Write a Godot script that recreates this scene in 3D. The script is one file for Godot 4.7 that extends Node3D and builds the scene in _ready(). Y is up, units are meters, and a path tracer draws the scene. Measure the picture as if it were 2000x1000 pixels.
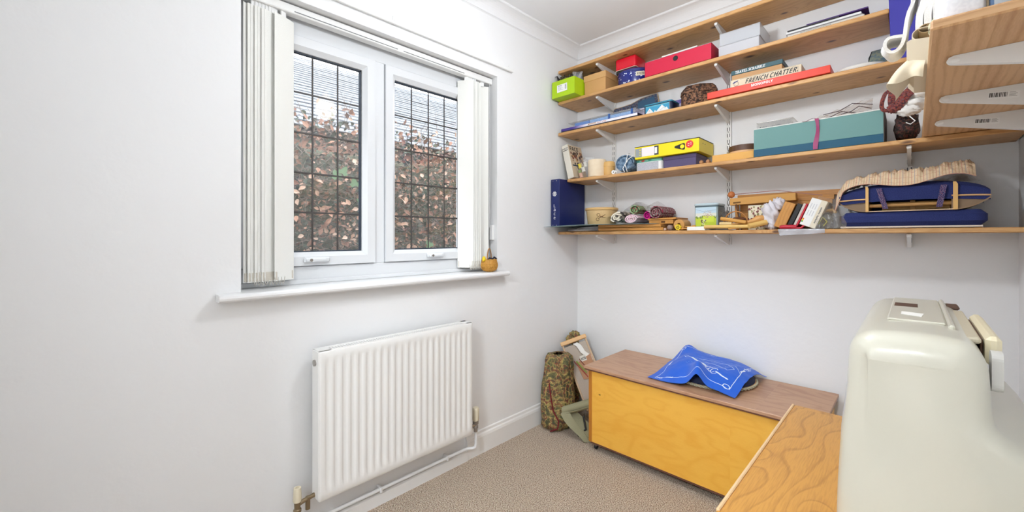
extends Node3D
# A small sewing room: window wall at x = 0, back wall at z = 0, right wall at x = 1.93; metres, y up.

const RX := 1.93      # right wall
const RZ := 2.75      # rear wall
const RH := 2.425     # ceiling
var M := {}
var taken := {}
var rng := RandomNumberGenerator.new()

# ---------------------------------------------------------------- lights, camera (edit here)
func setup_view() -> void:
	var cam := Camera3D.new()
	cam.name = "camera"
	cam.position = Vector3(1.658, 1.15, 2.351)
	cam.rotation.y = deg_to_rad(44.208)
	cam.near = 0.05
	cam.far = 200.0
	cam.projection = Camera3D.PROJECTION_FRUSTUM
	cam.size = 0.05 * 1000.0 / 807.0
	cam.frustum_offset = Vector2(0, -0.05 * 38.0 / 807.0)
	add_child(cam)
	cam.current = true
	var sky := ProceduralSkyMaterial.new()      # an even overcast sky
	sky.sky_top_color = Color(0.93, 0.96, 1.0)
	sky.sky_horizon_color = Color(0.97, 0.98, 1.0)
	sky.ground_bottom_color = Color(0.42, 0.41, 0.38)
	sky.ground_horizon_color = Color(0.6, 0.6, 0.58)
	sky.sky_energy_multiplier = 1.9
	sky.ground_energy_multiplier = 1.0
	var env := Environment.new()
	env.background_mode = Environment.BG_SKY
	env.sky = Sky.new()
	env.sky.sky_material = sky
	env.tonemap_mode = Environment.TONE_MAPPER_LINEAR
	env.tonemap_exposure = 1.24
	env.sdfgi_enabled = true
	env.ssao_enabled = true
	env.ssil_enabled = true
	var we := WorldEnvironment.new()
	we.name = "world"
	we.environment = env
	add_child(we)

func make_pendant() -> void:
	var t := thing("pendant_lamp", "round opal glass pendant lamp hanging from the ceiling", "lamp", Vector3(0.965, 0, 1.22))
	var st := begin()
	lathe(st, [Vector2(0.003, 1.945), Vector2(0.035, 1.955), Vector2(0.058, 1.98), Vector2(0.064, 2.01), Vector2(0.058, 2.042), Vector2(0.04, 2.075), Vector2(0.022, 2.1)], 24)
	var glow := StandardMaterial3D.new()
	glow.albedo_color = Color(0.95, 0.94, 0.9)
	glow.emission_enabled = true
	glow.emission = Color(1.0, 0.9, 0.72)
	glow.emission_energy_multiplier = 2.6
	part(t, "globe", done(st), glow)
	st = begin()
	tube(st, [Vector3(0, 2.1, 0), Vector3(0, RH - 0.02, 0)], 0.004, 8)
	part(t, "flex", done(st), M.white_plastic)
	st = begin()
	lathe(st, [Vector2(0, RH - 0.035), Vector2(0.04, RH - 0.03), Vector2(0.045, RH - 0.002), Vector2(0, RH - 0.002)], 20)
	part(t, "ceiling_rose", done(st), M.white_plastic)
	var l := OmniLight3D.new()
	l.name = "pendant_light"
	l.position = Vector3(0.965, 2.01, 1.22)
	l.light_color = Color(0.94, 0.965, 0.99)
	l.light_energy = 0.47
	l.light_size = 0.064
	l.omni_range = 8.0
	l.omni_attenuation = 2.0
	l.shadow_enabled = true
	add_child(l)
	# unseen landing lamp added as fill; its light comes in through the doorway
	t = thing("landing_fill_lamp", "added flush opal glass fill lamp on the unseen landing outside the door", "lamp", Vector3(1.63, 0, 3.65))
	st = begin()
	lathe(st, [Vector2(0.0, RH - 0.13), Vector2(0.08, RH - 0.12), Vector2(0.13, RH - 0.08), Vector2(0.15, RH - 0.03), Vector2(0.15, RH - 0.012)], 28)
	part(t, "shade", done(st), glow)
	st = begin()
	lathe(st, [Vector2(0.0, RH - 0.012), Vector2(0.155, RH - 0.012), Vector2(0.155, RH - 0.001), Vector2(0, RH - 0.001)], 28)
	part(t, "backplate", done(st), M.white_plastic)
	l = OmniLight3D.new()
	l.name = "landing_fill_light"
	l.position = Vector3(1.63, RH - 0.07, 3.65)
	l.light_color = Color(0.94, 0.967, 0.99)
	l.light_energy = 3.5
	l.light_size = 0.14
	l.omni_range = 10.0
	l.omni_attenuation = 2.0
	l.shadow_enabled = true
	add_child(l)

# ---------------------------------------------------------------- tree helpers
func numbered(called: String) -> String:
	if not taken.has(called):
		taken[called] = 0
		return called
	taken[called] += 1
	return "%s_%03d" % [called, taken[called]]

func tag(o: Node3D, label: String, category: String, group := "", kind := "") -> void:
	o.set_meta("label", label)
	o.set_meta("category", category)
	if group: o.set_meta("group", group)
	if kind: o.set_meta("kind", kind)

func thing(called: String, label: String, category: String, at := Vector3.ZERO, group := "", turn := 0.0) -> Node3D:
	var o := Node3D.new()
	o.name = numbered(called)
	add_child(o)
	o.position = at
	o.rotation.y = turn
	tag(o, label, category, group)
	return o

func part(parent: Node, called: String, mesh: Mesh, m: Material, xf := Transform3D()) -> MeshInstance3D:
	var o := MeshInstance3D.new()
	o.name = called
	o.mesh = mesh
	o.material_override = m
	o.transform = xf
	parent.add_child(o, true)
	return o

func solo(called: String, label: String, category: String, mesh: Mesh, m: Material, xf := Transform3D(), group := "") -> MeshInstance3D:
	var o := part(self, numbered(called), mesh, m, xf)
	tag(o, label, category, group)
	return o

func struct(called: String, mesh: Mesh, m: Material, parent: Node = null) -> MeshInstance3D:
	var o := part(self if parent == null else parent, called, mesh, m)
	if parent == null: o.set_meta("kind", "structure")
	return o

func struct_root(called: String) -> Node3D:
	var o := Node3D.new()
	o.name = called
	add_child(o)
	o.set_meta("kind", "structure")
	return o

func xf(at: Vector3, rx := 0.0, ry := 0.0, rz := 0.0) -> Transform3D:
	return Transform3D(Basis.from_euler(Vector3(deg_to_rad(rx), deg_to_rad(ry), deg_to_rad(rz))), at)

# ---------------------------------------------------------------- mesh helpers
func begin() -> SurfaceTool:
	var st := SurfaceTool.new()
	st.begin(Mesh.PRIMITIVE_TRIANGLES)
	return st

func done(st: SurfaceTool) -> ArrayMesh:
	st.generate_normals()
	st.index()
	return st.commit()

func vert(st: SurfaceTool, p: Vector3, uv: Vector2, group: int) -> void:
	st.set_smooth_group(group)
	st.set_uv(uv)
	st.add_vertex(p)

# flat polygon (fan), wound so that it faces «out»
func face(st: SurfaceTool, pts: Array, out: Vector3, uvs: Array = [], group := -1) -> void:
	var n: Vector3 = (pts[1] - pts[0]).cross(pts[2] - pts[0])
	var flip := n.dot(out) > 0.0
	for i in range(1, pts.size() - 1):
		var order := [0, i + 1, i] if flip else [0, i, i + 1]
		for k in order:
			vert(st, pts[k], uvs[k] if uvs else Vector2.ZERO, group)

func buv(p: Vector3, k: int, g: int) -> Vector2:
	if k == g:
		return Vector2(p[(g + 1) % 3], p[(g + 2) % 3])
	return Vector2(p[g], p[3 - g - k])

# chamfered box; grain axis g sets which way u runs (metres)
func cbox(st: SurfaceTool, mn: Vector3, mx: Vector3, bev := 0.002, g := 0) -> void:
	var c := (mn + mx) / 2.0
	var e := (mx - mn) / 2.0
	bev = minf(bev, minf(e.x, minf(e.y, e.z)) * 0.9)
	var v := func(s: Vector3, k: int) -> Vector3:
		var r := Vector3()
		for i in 3:
			r[i] = s[i] * (e[i] if i == k else e[i] - bev)
		return c + r
	for k in 3:
		var i := (k + 1) % 3
		var j := (k + 2) % 3
		for s in [-1.0, 1.0]:
			var pts := []
			var uvs := []
			for q in [[-1, -1], [1, -1], [1, 1], [-1, 1]]:
				var d := Vector3()
				d[k] = s; d[i] = q[0]; d[j] = q[1]
				pts.append(v.call(d, k))
				uvs.append(buv(pts[-1], k, g))
			var o := Vector3()
			o[k] = s
			face(st, pts, o, uvs)
	if bev <= 0.0:
		return
	for k in 3:      # edges along axis k, between faces i and j
		var i := (k + 1) % 3
		var j := (k + 2) % 3
		for si in [-1.0, 1.0]:
			for sj in [-1.0, 1.0]:
				var a := Vector3(); a[i] = si; a[j] = sj; a[k] = -1
				var b := a; b[k] = 1
				var pts := [v.call(a, i), v.call(b, i), v.call(b, j), v.call(a, j)]
				var uvs := pts.map(func(p): return buv(p, i, g))
				var o := Vector3(); o[i] = si; o[j] = sj
				face(st, pts, o, uvs)
	for sx in [-1.0, 1.0]:
		for sy in [-1.0, 1.0]:
			for sz in [-1.0, 1.0]:
				var s := Vector3(sx, sy, sz)
				var pts := [v.call(s, 0), v.call(s, 1), v.call(s, 2)]
				face(st, pts, s, pts.map(func(p): return buv(p, 1, g)))

func boxm(size: Vector3, bev := 0.002, g := 0) -> ArrayMesh:      # standing on y = 0, centred in x and z
	var st := begin()
	cbox(st, Vector3(-size.x / 2, 0, -size.z / 2), Vector3(size.x / 2, size.y, size.z / 2), bev, g)
	return done(st)

func boxat(mn: Vector3, mx: Vector3, bev := 0.002, g := 0) -> ArrayMesh:
	var st := begin()
	cbox(st, mn, mx, bev, g)
	return done(st)

# profile of (radius, height) turned about the y axis through c
func lathe(st: SurfaceTool, prof: Array, seg := 20, c := Vector3.ZERO, squash := 1.0) -> void:
	var grp := 1
	for i in prof.size() - 1:
		if i > 0:
			var a: Vector2 = (prof[i] - prof[i - 1]).normalized()
			var b: Vector2 = (prof[i + 1] - prof[i]).normalized()
			if a.dot(b) < 0.75: grp += 1
		for j in seg:
			var t0 := TAU * j / seg
			var t1 := TAU * (j + 1) / seg
			var p := [Vector3(cos(t0) * prof[i].x, prof[i].y, sin(t0) * prof[i].x * squash) + c, Vector3(cos(t1) * prof[i].x, prof[i].y, sin(t1) * prof[i].x * squash) + c,
				Vector3(cos(t1) * prof[i + 1].x, prof[i + 1].y, sin(t1) * prof[i + 1].x * squash) + c, Vector3(cos(t0) * prof[i + 1].x, prof[i + 1].y, sin(t0) * prof[i + 1].x * squash) + c]
			var uv := [Vector2(float(j) / seg, prof[i].y), Vector2(float(j + 1) / seg, prof[i].y), Vector2(float(j + 1) / seg, prof[i + 1].y), Vector2(float(j) / seg, prof[i + 1].y)]
			# profile given from bottom to top on the outside
			for k in [0, 1, 2, 0, 2, 3]:
				vert(st, p[k], uv[k], grp)

func lathem(prof: Array, seg := 20, squash := 1.0) -> ArrayMesh:
	var st := begin()
	lathe(st, prof, seg, Vector3.ZERO, squash)
	return done(st)

func tube(st: SurfaceTool, pts: Array, r, seg := 8, closed := false) -> void:
	var n := pts.size()
	var rings := []
	var up := Vector3.UP
	var last := Vector3.ZERO
	for i in n:
		var d: Vector3
		if closed:
			d = (pts[(i + 1) % n] - pts[(i - 1 + n) % n]).normalized()
		else:
			d = (pts[mini(i + 1, n - 1)] - pts[maxi(i - 1, 0)]).normalized()
		if last == Vector3.ZERO:
			up = d.cross(Vector3.UP if absf(d.y) < 0.9 else Vector3.RIGHT).normalized()
		else:
			up = (up - d * up.dot(d)).normalized()
		last = d
		var side := d.cross(up).normalized()
		var rad: float = r[i] if r is Array else r
		var ring := []
		for j in seg:
			var t := TAU * j / seg
			ring.append(pts[i] + (up * cos(t) + side * sin(t)) * rad)
		rings.append(ring)
	for i in (n if closed else n - 1):
		var a: Array = rings[i]
		var b: Array = rings[(i + 1) % n]
		for j in seg:
			var k := (j + 1) % seg
			for q in [[a[j], j, i], [a[k], j + 1, i], [b[k], j + 1, i + 1], [a[j], j, i], [b[k], j + 1, i + 1], [b[j], j, i + 1]]:
				vert(st, q[0], Vector2(float(q[1]) / seg, q[2]), 1)
	if not closed:
		face(st, rings[0], pts[0] - pts[1], [], -1)
		face(st, rings[n - 1], pts[n - 1] - pts[n - 2], [], -1)

func tubem(pts: Array, r, seg := 8, closed := false) -> ArrayMesh:
	var st := begin()
	tube(st, pts, r, seg, closed)
	return done(st)

# rows of points; a sheet of thickness th grown along its normals
func sheet(st: SurfaceTool, g: Array, th: float, uvs := Vector2(1, 1)) -> void:
	var nr := g.size()
	var nc: int = g[0].size()
	var low := []
	for i in nr:
		var row := []
		for j in nc:
			var du: Vector3 = g[i][mini(j + 1, nc - 1)] - g[i][maxi(j - 1, 0)]
			var dv: Vector3 = g[mini(i + 1, nr - 1)][j] - g[maxi(i - 1, 0)][j]
			row.append(g[i][j] - dv.cross(du).normalized() * th)
		low.append(row)
	grid(st, g, uvs, 1, false)
	grid(st, low, uvs, 2, true)
	for i in nr - 1:
		face(st, [g[i][0], g[i + 1][0], low[i + 1][0], low[i][0]], g[i][0] - g[i][1])
		face(st, [g[i][nc - 1], g[i + 1][nc - 1], low[i + 1][nc - 1], low[i][nc - 1]], g[i][nc - 1] - g[i][nc - 2])
	for j in nc - 1:
		face(st, [g[0][j], g[0][j + 1], low[0][j + 1], low[0][j]], g[0][j] - g[1][j])
		face(st, [g[nr - 1][j], g[nr - 1][j + 1], low[nr - 1][j + 1], low[nr - 1][j]], g[nr - 1][j] - g[nr - 2][j])

func sheetm(g: Array, th: float, uvs := Vector2(1, 1)) -> ArrayMesh:
	var st := begin()
	sheet(st, g, th, uvs)
	return done(st)

func grid(st: SurfaceTool, g: Array, uvs := Vector2(1, 1), group := 1, flip := false) -> void:
	var nr := g.size()
	var nc: int = g[0].size()
	for i in nr - 1:
		for j in nc - 1:
			var q := [[i, j], [i, j + 1], [i + 1, j + 1], [i + 1, j]]
			for k in ([0, 2, 1, 0, 3, 2] if flip else [0, 1, 2, 0, 2, 3]):
				var a: int = q[k][0]
				var b: int = q[k][1]
				vert(st, g[a][b], Vector2(uvs.x * b / (nc - 1), uvs.y * a / (nr - 1)), group)

# grid from a function f(u, v), u along columns
func fgrid(nu: int, nv: int, f: Callable) -> Array:
	var g := []
	for i in nv + 1:
		var row := []
		for j in nu + 1:
			row.append(f.call(float(j) / nu, float(i) / nv))
		g.append(row)
	return g

# polygon in x-y pushed from z0 to z1
func extrude(st: SurfaceTool, poly: PackedVector2Array, z0: float, z1: float, smooth := false) -> void:
	var tri := Geometry2D.triangulate_polygon(poly)
	for i in range(0, tri.size(), 3):
		var a := poly[tri[i]]
		var b := poly[tri[i + 1]]
		var c := poly[tri[i + 2]]
		face(st, [Vector3(a.x, a.y, z0), Vector3(b.x, b.y, z0), Vector3(c.x, c.y, z0)], Vector3(0, 0, z0 - z1), [a, b, c])
		face(st, [Vector3(a.x, a.y, z1), Vector3(b.x, b.y, z1), Vector3(c.x, c.y, z1)], Vector3(0, 0, z1 - z0), [a, b, c])
	var cw := Geometry2D.is_polygon_clockwise(poly)
	for i in poly.size():
		var a := poly[i]
		var b := poly[(i + 1) % poly.size()]
		var d := b - a
		var o := Vector3(-d.y, d.x, 0) if cw else Vector3(d.y, -d.x, 0)
		face(st, [Vector3(a.x, a.y, z0), Vector3(b.x, b.y, z0), Vector3(b.x, b.y, z1), Vector3(a.x, a.y, z1)], o, [Vector2(a.x, z0), Vector2(b.x, z0), Vector2(b.x, z1), Vector2(a.x, z1)], 3 if smooth else -1)

func extrudem(poly: Array, z0: float, z1: float, smooth := false) -> ArrayMesh:
	var st := begin()
	extrude(st, PackedVector2Array(poly), z0, z1, smooth)
	return done(st)

func rrect(w: float, h: float, r: float, n := 5) -> Array:
	var out := []
	for q in [[1, 1, 0], [-1, 1, 90], [-1, -1, 180], [1, -1, 270]]:
		for i in n + 1:
			var t := deg_to_rad(q[2] + 90.0 * i / n)
			out.append(Vector2(q[0] * (w / 2 - r) + cos(t) * r, q[1] * (h / 2 - r) + sin(t) * r))
	return out

# rounded tin: rounded rectangle in x-z standing from y0 to y1
func rtin(st: SurfaceTool, w: float, d: float, r: float, y0: float, y1: float, bev := 0.002) -> void:
	var rings := []
	for q in [[y0, bev], [y0 + bev, 0.0], [y1 - bev, 0.0], [y1, bev]]:
		rings.append(rrect(w - 2 * q[1], d - 2 * q[1], maxf(r - q[1], 0.001)).map(func(p): return Vector3(p.x, q[0], p.y)))
	for k in 3:
		var n: int = rings[k].size()
		for i in n:
			var j := (i + 1) % n
			face(st, [rings[k][i], rings[k][j], rings[k + 1][j], rings[k + 1][i]], (rings[k][i] + rings[k][j]) * Vector3(1, 0, 1), [Vector2(float(i) / n, rings[k][i].y), Vector2(float(i + 1) / n, rings[k][i].y), Vector2(float(i + 1) / n, rings[k + 1][i].y), Vector2(float(i) / n, rings[k + 1][i].y)], k + 1)
	face(st, rings[0], Vector3.DOWN)
	face(st, rings[3], Vector3.UP)

func rtinm(w: float, d: float, r: float, y0: float, y1: float, bev := 0.002) -> ArrayMesh:
	var st := begin()
	rtin(st, w, d, r, y0, y1, bev)
	return done(st)

# lumpy closed body: an ellipsoid pushed about by noise
func blob(st: SurfaceTool, c: Vector3, r: Vector3, amp: float, freq: float, sd: int, nu := 24, nv := 14, pw := 1.0) -> void:
	var n := FastNoiseLite.new()
	n.seed = sd
	n.frequency = freq
	var g := fgrid(nu, nv, func(u, v):
		var t: float = TAU * u
		var p: float = PI * (v - 0.5)
		var d := Vector3(cos(p) * cos(t), sin(p), cos(p) * sin(t))
		var q := Vector3(signf(d.x) * pow(absf(d.x), pw), signf(d.y) * pow(absf(d.y), pw), signf(d.z) * pow(absf(d.z), pw))
		return c + q * r * (1.0 + amp * n.get_noise_3dv(d * 10.0 + c * 50.0)))
	grid(st, g, Vector2(2, 1), 1)

func blobm(r: Vector3, amp: float, freq: float, sd: int, pw := 1.0, nu := 24, nv := 14) -> ArrayMesh:
	var st := begin()
	blob(st, Vector3.ZERO, r, amp, freq, sd, nu, nv, pw)
	return done(st)

# flat print with its own picture, facing +z, centred
func print_on(parent: Node, called: String, m: Material, w: float, h: float, t: Transform3D) -> MeshInstance3D:
	var st := begin()
	face(st, [Vector3(-w / 2, -h / 2, 0), Vector3(w / 2, -h / 2, 0), Vector3(w / 2, h / 2, 0), Vector3(-w / 2, h / 2, 0)], Vector3(0, 0, 1), [Vector2(0, 1), Vector2(1, 1), Vector2(1, 0), Vector2(0, 0)])
	return part(parent, called, done(st), m, t)

# lettering facing +z, fitted into w x h
func letters(parent: Node, s: String, w: float, h: float, m: Material, t: Transform3D, fname := "Droid Sans", slant := 0.0, weight := 700) -> MeshInstance3D:
	var f := SystemFont.new()
	f.font_names = PackedStringArray([fname])
	f.font_weight = weight
	var tm := TextMesh.new()
	tm.font = f
	tm.text = s
	tm.font_size = 32
	tm.pixel_size = 0.01
	tm.depth = 0.004
	tm.curve_step = 2.0
	var box := tm.get_aabb()
	var sx := w / maxf(box.size.x, 0.001)
	var sy := h / maxf(box.size.y, 0.001)
	var b := Basis(Vector3(sx, 0, 0), Vector3(slant * sy, sy, 0), Vector3(0, 0, 0.1))
	var mid := box.get_center()
	return part(parent, "lettering", tm, m, t * Transform3D(b, -(b * Vector3(mid.x, mid.y, 0))))

# ---------------------------------------------------------------- materials
func mat(color: Color, rough := 0.6, metal := 0.0) -> StandardMaterial3D:
	var m := StandardMaterial3D.new()
	m.albedo_color = color
	m.roughness = rough
	m.metallic = metal
	return m

func c8(r: int, g: int, b: int) -> Color:
	return Color8(r, g, b)

func noise_tex(sd: int, freq: float, cols: Array, offs: Array, kind := FastNoiseLite.TYPE_SIMPLEX_SMOOTH, oct := 3, size := 256, hard := false, seamless := true) -> NoiseTexture2D:
	var n := FastNoiseLite.new()
	n.seed = sd
	n.frequency = freq
	n.noise_type = kind
	n.fractal_octaves = oct
	if oct == 1: n.fractal_type = FastNoiseLite.FRACTAL_NONE
	if kind == FastNoiseLite.TYPE_CELLULAR: n.cellular_return_type = FastNoiseLite.RETURN_CELL_VALUE
	var t := NoiseTexture2D.new()
	t.noise = n
	t.width = size
	t.height = size
	t.seamless = seamless
	if cols:
		var g := Gradient.new()
		g.colors = PackedColorArray(cols)
		g.offsets = PackedFloat32Array(offs)
		if hard: g.interpolation_mode = Gradient.GRADIENT_INTERPOLATE_CONSTANT
		t.color_ramp = g
	return t

# material whose colour comes from noise laid on all sides
func nmat(tex: Texture2D, scale: float, rough := 0.9, bump: Texture2D = null, depth := 0.0) -> StandardMaterial3D:
	var m := mat(Color.WHITE, rough)
	m.albedo_texture = tex
	m.uv1_triplanar = true
	m.uv1_scale = Vector3.ONE * scale
	if bump:
		m.heightmap_enabled = true
		m.heightmap_texture = bump
		m.heightmap_scale = depth
	return m

func imat(im: Image, rough := 0.5) -> StandardMaterial3D:
	var m := mat(Color.WHITE, rough)
	m.albedo_texture = ImageTexture.create_from_image(im)
	return m

func glassy(color: Color, rough := 0.05) -> StandardMaterial3D:
	var m := mat(color, rough)
	m.transparency = BaseMaterial3D.TRANSPARENCY_ALPHA
	m.metallic_specular = 0.5
	return m

# sawn board: grain along u (texture covers uw metres by vh metres); knots as [u, v, radius]
func wood(sd: int, base: Color, dark: Color, rings: float, knots: Array, uw: float, vh: float, rough := 0.45, w := 768, h := 192, wob := 0.5, staves := 0) -> StandardMaterial3D:
	var n := FastNoiseLite.new()
	n.seed = sd
	n.frequency = 1.0
	n.fractal_octaves = 2
	var im := Image.create(w, h, false, Image.FORMAT_RGB8)
	var knot_c := Color(dark.r * 0.45, dark.g * 0.38, dark.b * 0.35)
	for y in h:
		var v := float(y) / h
		for x in w:
			var u := float(x) / w
			var stave := floorf(v * staves)
			var wp := n.get_noise_2d(u * 3.0 * uw + stave * 7.3, v * 9.0 * vh) * wob + stave * 0.37
			var tone := 0.0 if staves == 0 else 0.3 * (fposmod(stave * 0.618, 1.0) - 0.5)
			var dk := 0.0
			for k in knots:
				var dx: float = (u - k[0]) * uw
				var dy: float = (v - k[1]) * vh
				if absf(dx) < 0.12:
					var d := sqrt(dx * dx * 0.35 + dy * dy)
					wp += 0.9 * exp(-d * d / (k[2] * k[2] * 12.0))
					if d < k[2] * 1.5: dk = maxf(dk, clampf(1.6 - d / k[2], 0.0, 1.0))
			var s := pow(0.5 + 0.5 * sin((v * rings + wp * 3.0) * TAU), 2.5)
			var fine := n.get_noise_2d(u * 30.0 * uw, v * 900.0 * vh)
			var patch := n.get_noise_2d(u * 2.0 * uw + 40.0, v * 5.0 * vh)
			var c := base.lerp(dark, clampf(s * 0.45 + fine * 0.22 + patch * 0.3 + 0.05 + tone, 0.0, 1.0))
			im.set_pixel(x, y, c.lerp(knot_c, dk * 0.85))
	var m := imat(im, rough)
	m.uv1_scale = Vector3(1.0 / uw, 1.0 / vh, 1.0)
	return m

func with_offset(m: StandardMaterial3D, ou: float, ov: float) -> StandardMaterial3D:
	var r: StandardMaterial3D = m.duplicate()
	r.uv1_offset = Vector3(ou, ov, 0)
	return r

# picture strokes
func stroke(im: Image, pts: Array, wd: float, c: Color) -> void:
	for i in pts.size() - 1:
		var a: Vector2 = pts[i]
		var b: Vector2 = pts[i + 1]
		var steps := int(a.distance_to(b) * 1.5) + 1
		for s in steps + 1:
			dot(im, a.lerp(b, float(s) / steps), wd / 2.0, c)

func dot(im: Image, p: Vector2, r: float, c: Color) -> void:
	var w := im.get_width()
	var h := im.get_height()
	for y in range(maxi(0, int(p.y - r)), mini(h, int(p.y + r) + 1)):
		for x in range(maxi(0, int(p.x - r)), mini(w, int(p.x + r) + 1)):
			if Vector2(x, y).distance_to(p) <= maxf(r, 0.5): im.set_pixel(x, y, c)

func ring_pts(c: Vector2, rx: float, ry: float, n := 20, a0 := 0.0, a1 := TAU) -> Array:
	var out := []
	for i in n + 1:
		var t := a0 + (a1 - a0) * i / n
		out.append(c + Vector2(cos(t) * rx, sin(t) * ry))
	return out

func canvas(w: int, h: int, c: Color) -> Image:
	var im := Image.create(w, h, false, Image.FORMAT_RGB8)
	im.fill(c)
	return im

func barcode(w := 96, h := 48) -> Image:
	var im := canvas(w, h, c8(246, 246, 244))
	var r := RandomNumberGenerator.new()
	r.seed = 5
	var x := 4
	while x < int(w * 0.62):
		var k := r.randi_range(1, 3)
		im.fill_rect(Rect2i(x, 6, k, h - 18), c8(30, 30, 32))
		x += k + r.randi_range(1, 3)
	for i in 4: im.fill_rect(Rect2i(int(w * 0.68), 8 + i * 8, int(w * (0.2 + 0.06 * (i % 2))), 2), c8(90, 90, 92))
	return im

func make_materials() -> void:
	var lumps := noise_tex(11, 0.02, [], [], FastNoiseLite.TYPE_SIMPLEX_SMOOTH, 4, 512)
	var wall := mat(c8(243, 243, 243), 0.85)
	wall.uv1_triplanar = true
	wall.uv1_world_triplanar = true
	wall.uv1_scale = Vector3.ONE * 1.6
	wall.heightmap_enabled = true
	wall.heightmap_texture = lumps
	wall.heightmap_scale = 0.07
	M.wall = wall
	M.ceiling = mat(c8(242, 242, 243), 0.9)
	M.trim = mat(c8(243, 242, 240), 0.45)
	M.gloss_white = mat(c8(242, 242, 242), 0.3)
	M.upvc = mat(c8(227, 229, 231), 0.3)
	M.white_plastic = mat(c8(243, 243, 241), 0.35)
	M.white_metal = mat(c8(240, 239, 236), 0.4)
	M.radiator = mat(c8(240, 239, 236), 0.32)
	M.gasket = mat(c8(40, 52, 66), 0.5)
	M.lead = mat(c8(78, 74, 72), 0.55, 0.3)
	M.glass = glassy(Color(1, 1, 1, 0.04), 0.02)
	M.brass = mat(c8(150, 132, 105), 0.35, 0.8)
	M.chrome = mat(c8(170, 165, 160), 0.3, 0.9)
	M.cream = mat(c8(232, 222, 196), 0.4)
	M.black = mat(c8(28, 28, 30), 0.5)
	M.white = mat(c8(245, 245, 243), 0.6)
	M.paper = mat(c8(240, 238, 232), 0.8)
	M.grey = mat(c8(120, 120, 122), 0.6)
	M.red = mat(c8(205, 20, 45), 0.4)
	# carpet: a speckled twist pile
	var speck := noise_tex(3, 0.085, [c8(172, 140, 112), c8(228, 199, 170), c8(243, 220, 194), c8(255, 243, 224)], [0.25, 0.42, 0.58, 0.78], FastNoiseLite.TYPE_SIMPLEX, 2, 1024, false, false)
	var carpet := nmat(speck, 1.6, 1.0, noise_tex(3, 0.085, [], [], FastNoiseLite.TYPE_SIMPLEX, 2, 1024, false, false), 1.0)
	carpet.uv1_world_triplanar = true
	carpet.rim_enabled = true
	carpet.rim = 0.3
	M.carpet = carpet
	# timbers
	M.pine = wood(1, c8(213, 165, 108), c8(182, 130, 76), 7.0, [[0.09, 0.35, 0.009], [0.12, 0.55, 0.006], [0.23, 0.7, 0.007], [0.34, 0.3, 0.008], [0.47, 0.6, 0.009], [0.61, 0.25, 0.007], [0.68, 0.75, 0.01], [0.83, 0.45, 0.008], [0.94, 0.2, 0.007]], 2.0, 0.26)
	M.pine_panel = wood(2, c8(220, 176, 128), c8(182, 130, 84), 17.0, [], 1.4, 0.3, 0.5, 768, 256, 0.12, 7)
	M.ply = wood(3, c8(248, 190, 80), c8(238, 170, 60), 0.8, [[0.42, 0.62, 0.003]], 1.1, 0.5, 0.3, 512, 256, 0.45)
	M.lid = wood(4, c8(198, 156, 124), c8(172, 126, 98), 6.0, [], 1.2, 0.5, 0.4, 512, 256, 0.4)
	M.lid_edge = mat(c8(112, 70, 56), 0.5)
	M.post = mat(c8(190, 120, 40), 0.4)
	M.print_wood = wood_print()
	M.light_wood = mat(c8(225, 180, 125), 0.5)
	M.beech = mat(c8(224, 178, 108), 0.45)
	M.amber_wood = wood(6, c8(206, 146, 70), c8(172, 112, 46), 9.0, [], 0.5, 0.1, 0.4, 256, 96, 0.3)

# printed laminate with cathedral figures and ring contours
func wood_print() -> StandardMaterial3D:
	var n := FastNoiseLite.new()
	n.seed = 21
	n.frequency = 1.0
	n.fractal_octaves = 2
	var base := c8(214, 158, 82)
	var dark := c8(150, 100, 48)
	var im := Image.create(640, 480, false, Image.FORMAT_RGB8)
	var eyes := [Vector3(0.18, 0.8, 0.05), Vector3(0.47, 0.3, 0.04), Vector3(0.33, 0.62, 0.03), Vector3(0.7, 0.55, 0.05), Vector3(0.78, 0.15, 0.04), Vector3(0.5, 0.85, 0.03)]
	for y in 480:
		var v := y / 480.0
		for x in 640:
			var u := x / 640.0
			var f := v * 4.0 + n.get_noise_2d(u * 1.6, v * 3.0) * 1.3
			for e in eyes:
				var d2: float = pow((u - e.x) * 0.55, 2) + pow((v - e.y) * 0.8, 2)
				f += 1.6 * exp(-d2 / (e.z * e.z))
			var fr := f * 1.7 - floorf(f * 1.7)
			var line := clampf(1.0 - absf(fr - 0.9) * 12.0, 0.0, 1.0)
			var fine := n.get_noise_2d(u * 12.0, v * 190.0) * 0.25
			im.set_pixel(x, y, base.lerp(dark, clampf(line * 0.24 + fr * 0.2 + fine - 0.03, 0.0, 1.0)))
	var m := imat(im, 0.35)
	m.uv1_scale = Vector3(1.0 / 0.82, 1.0 / 0.6, 1.0)
	return m

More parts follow.
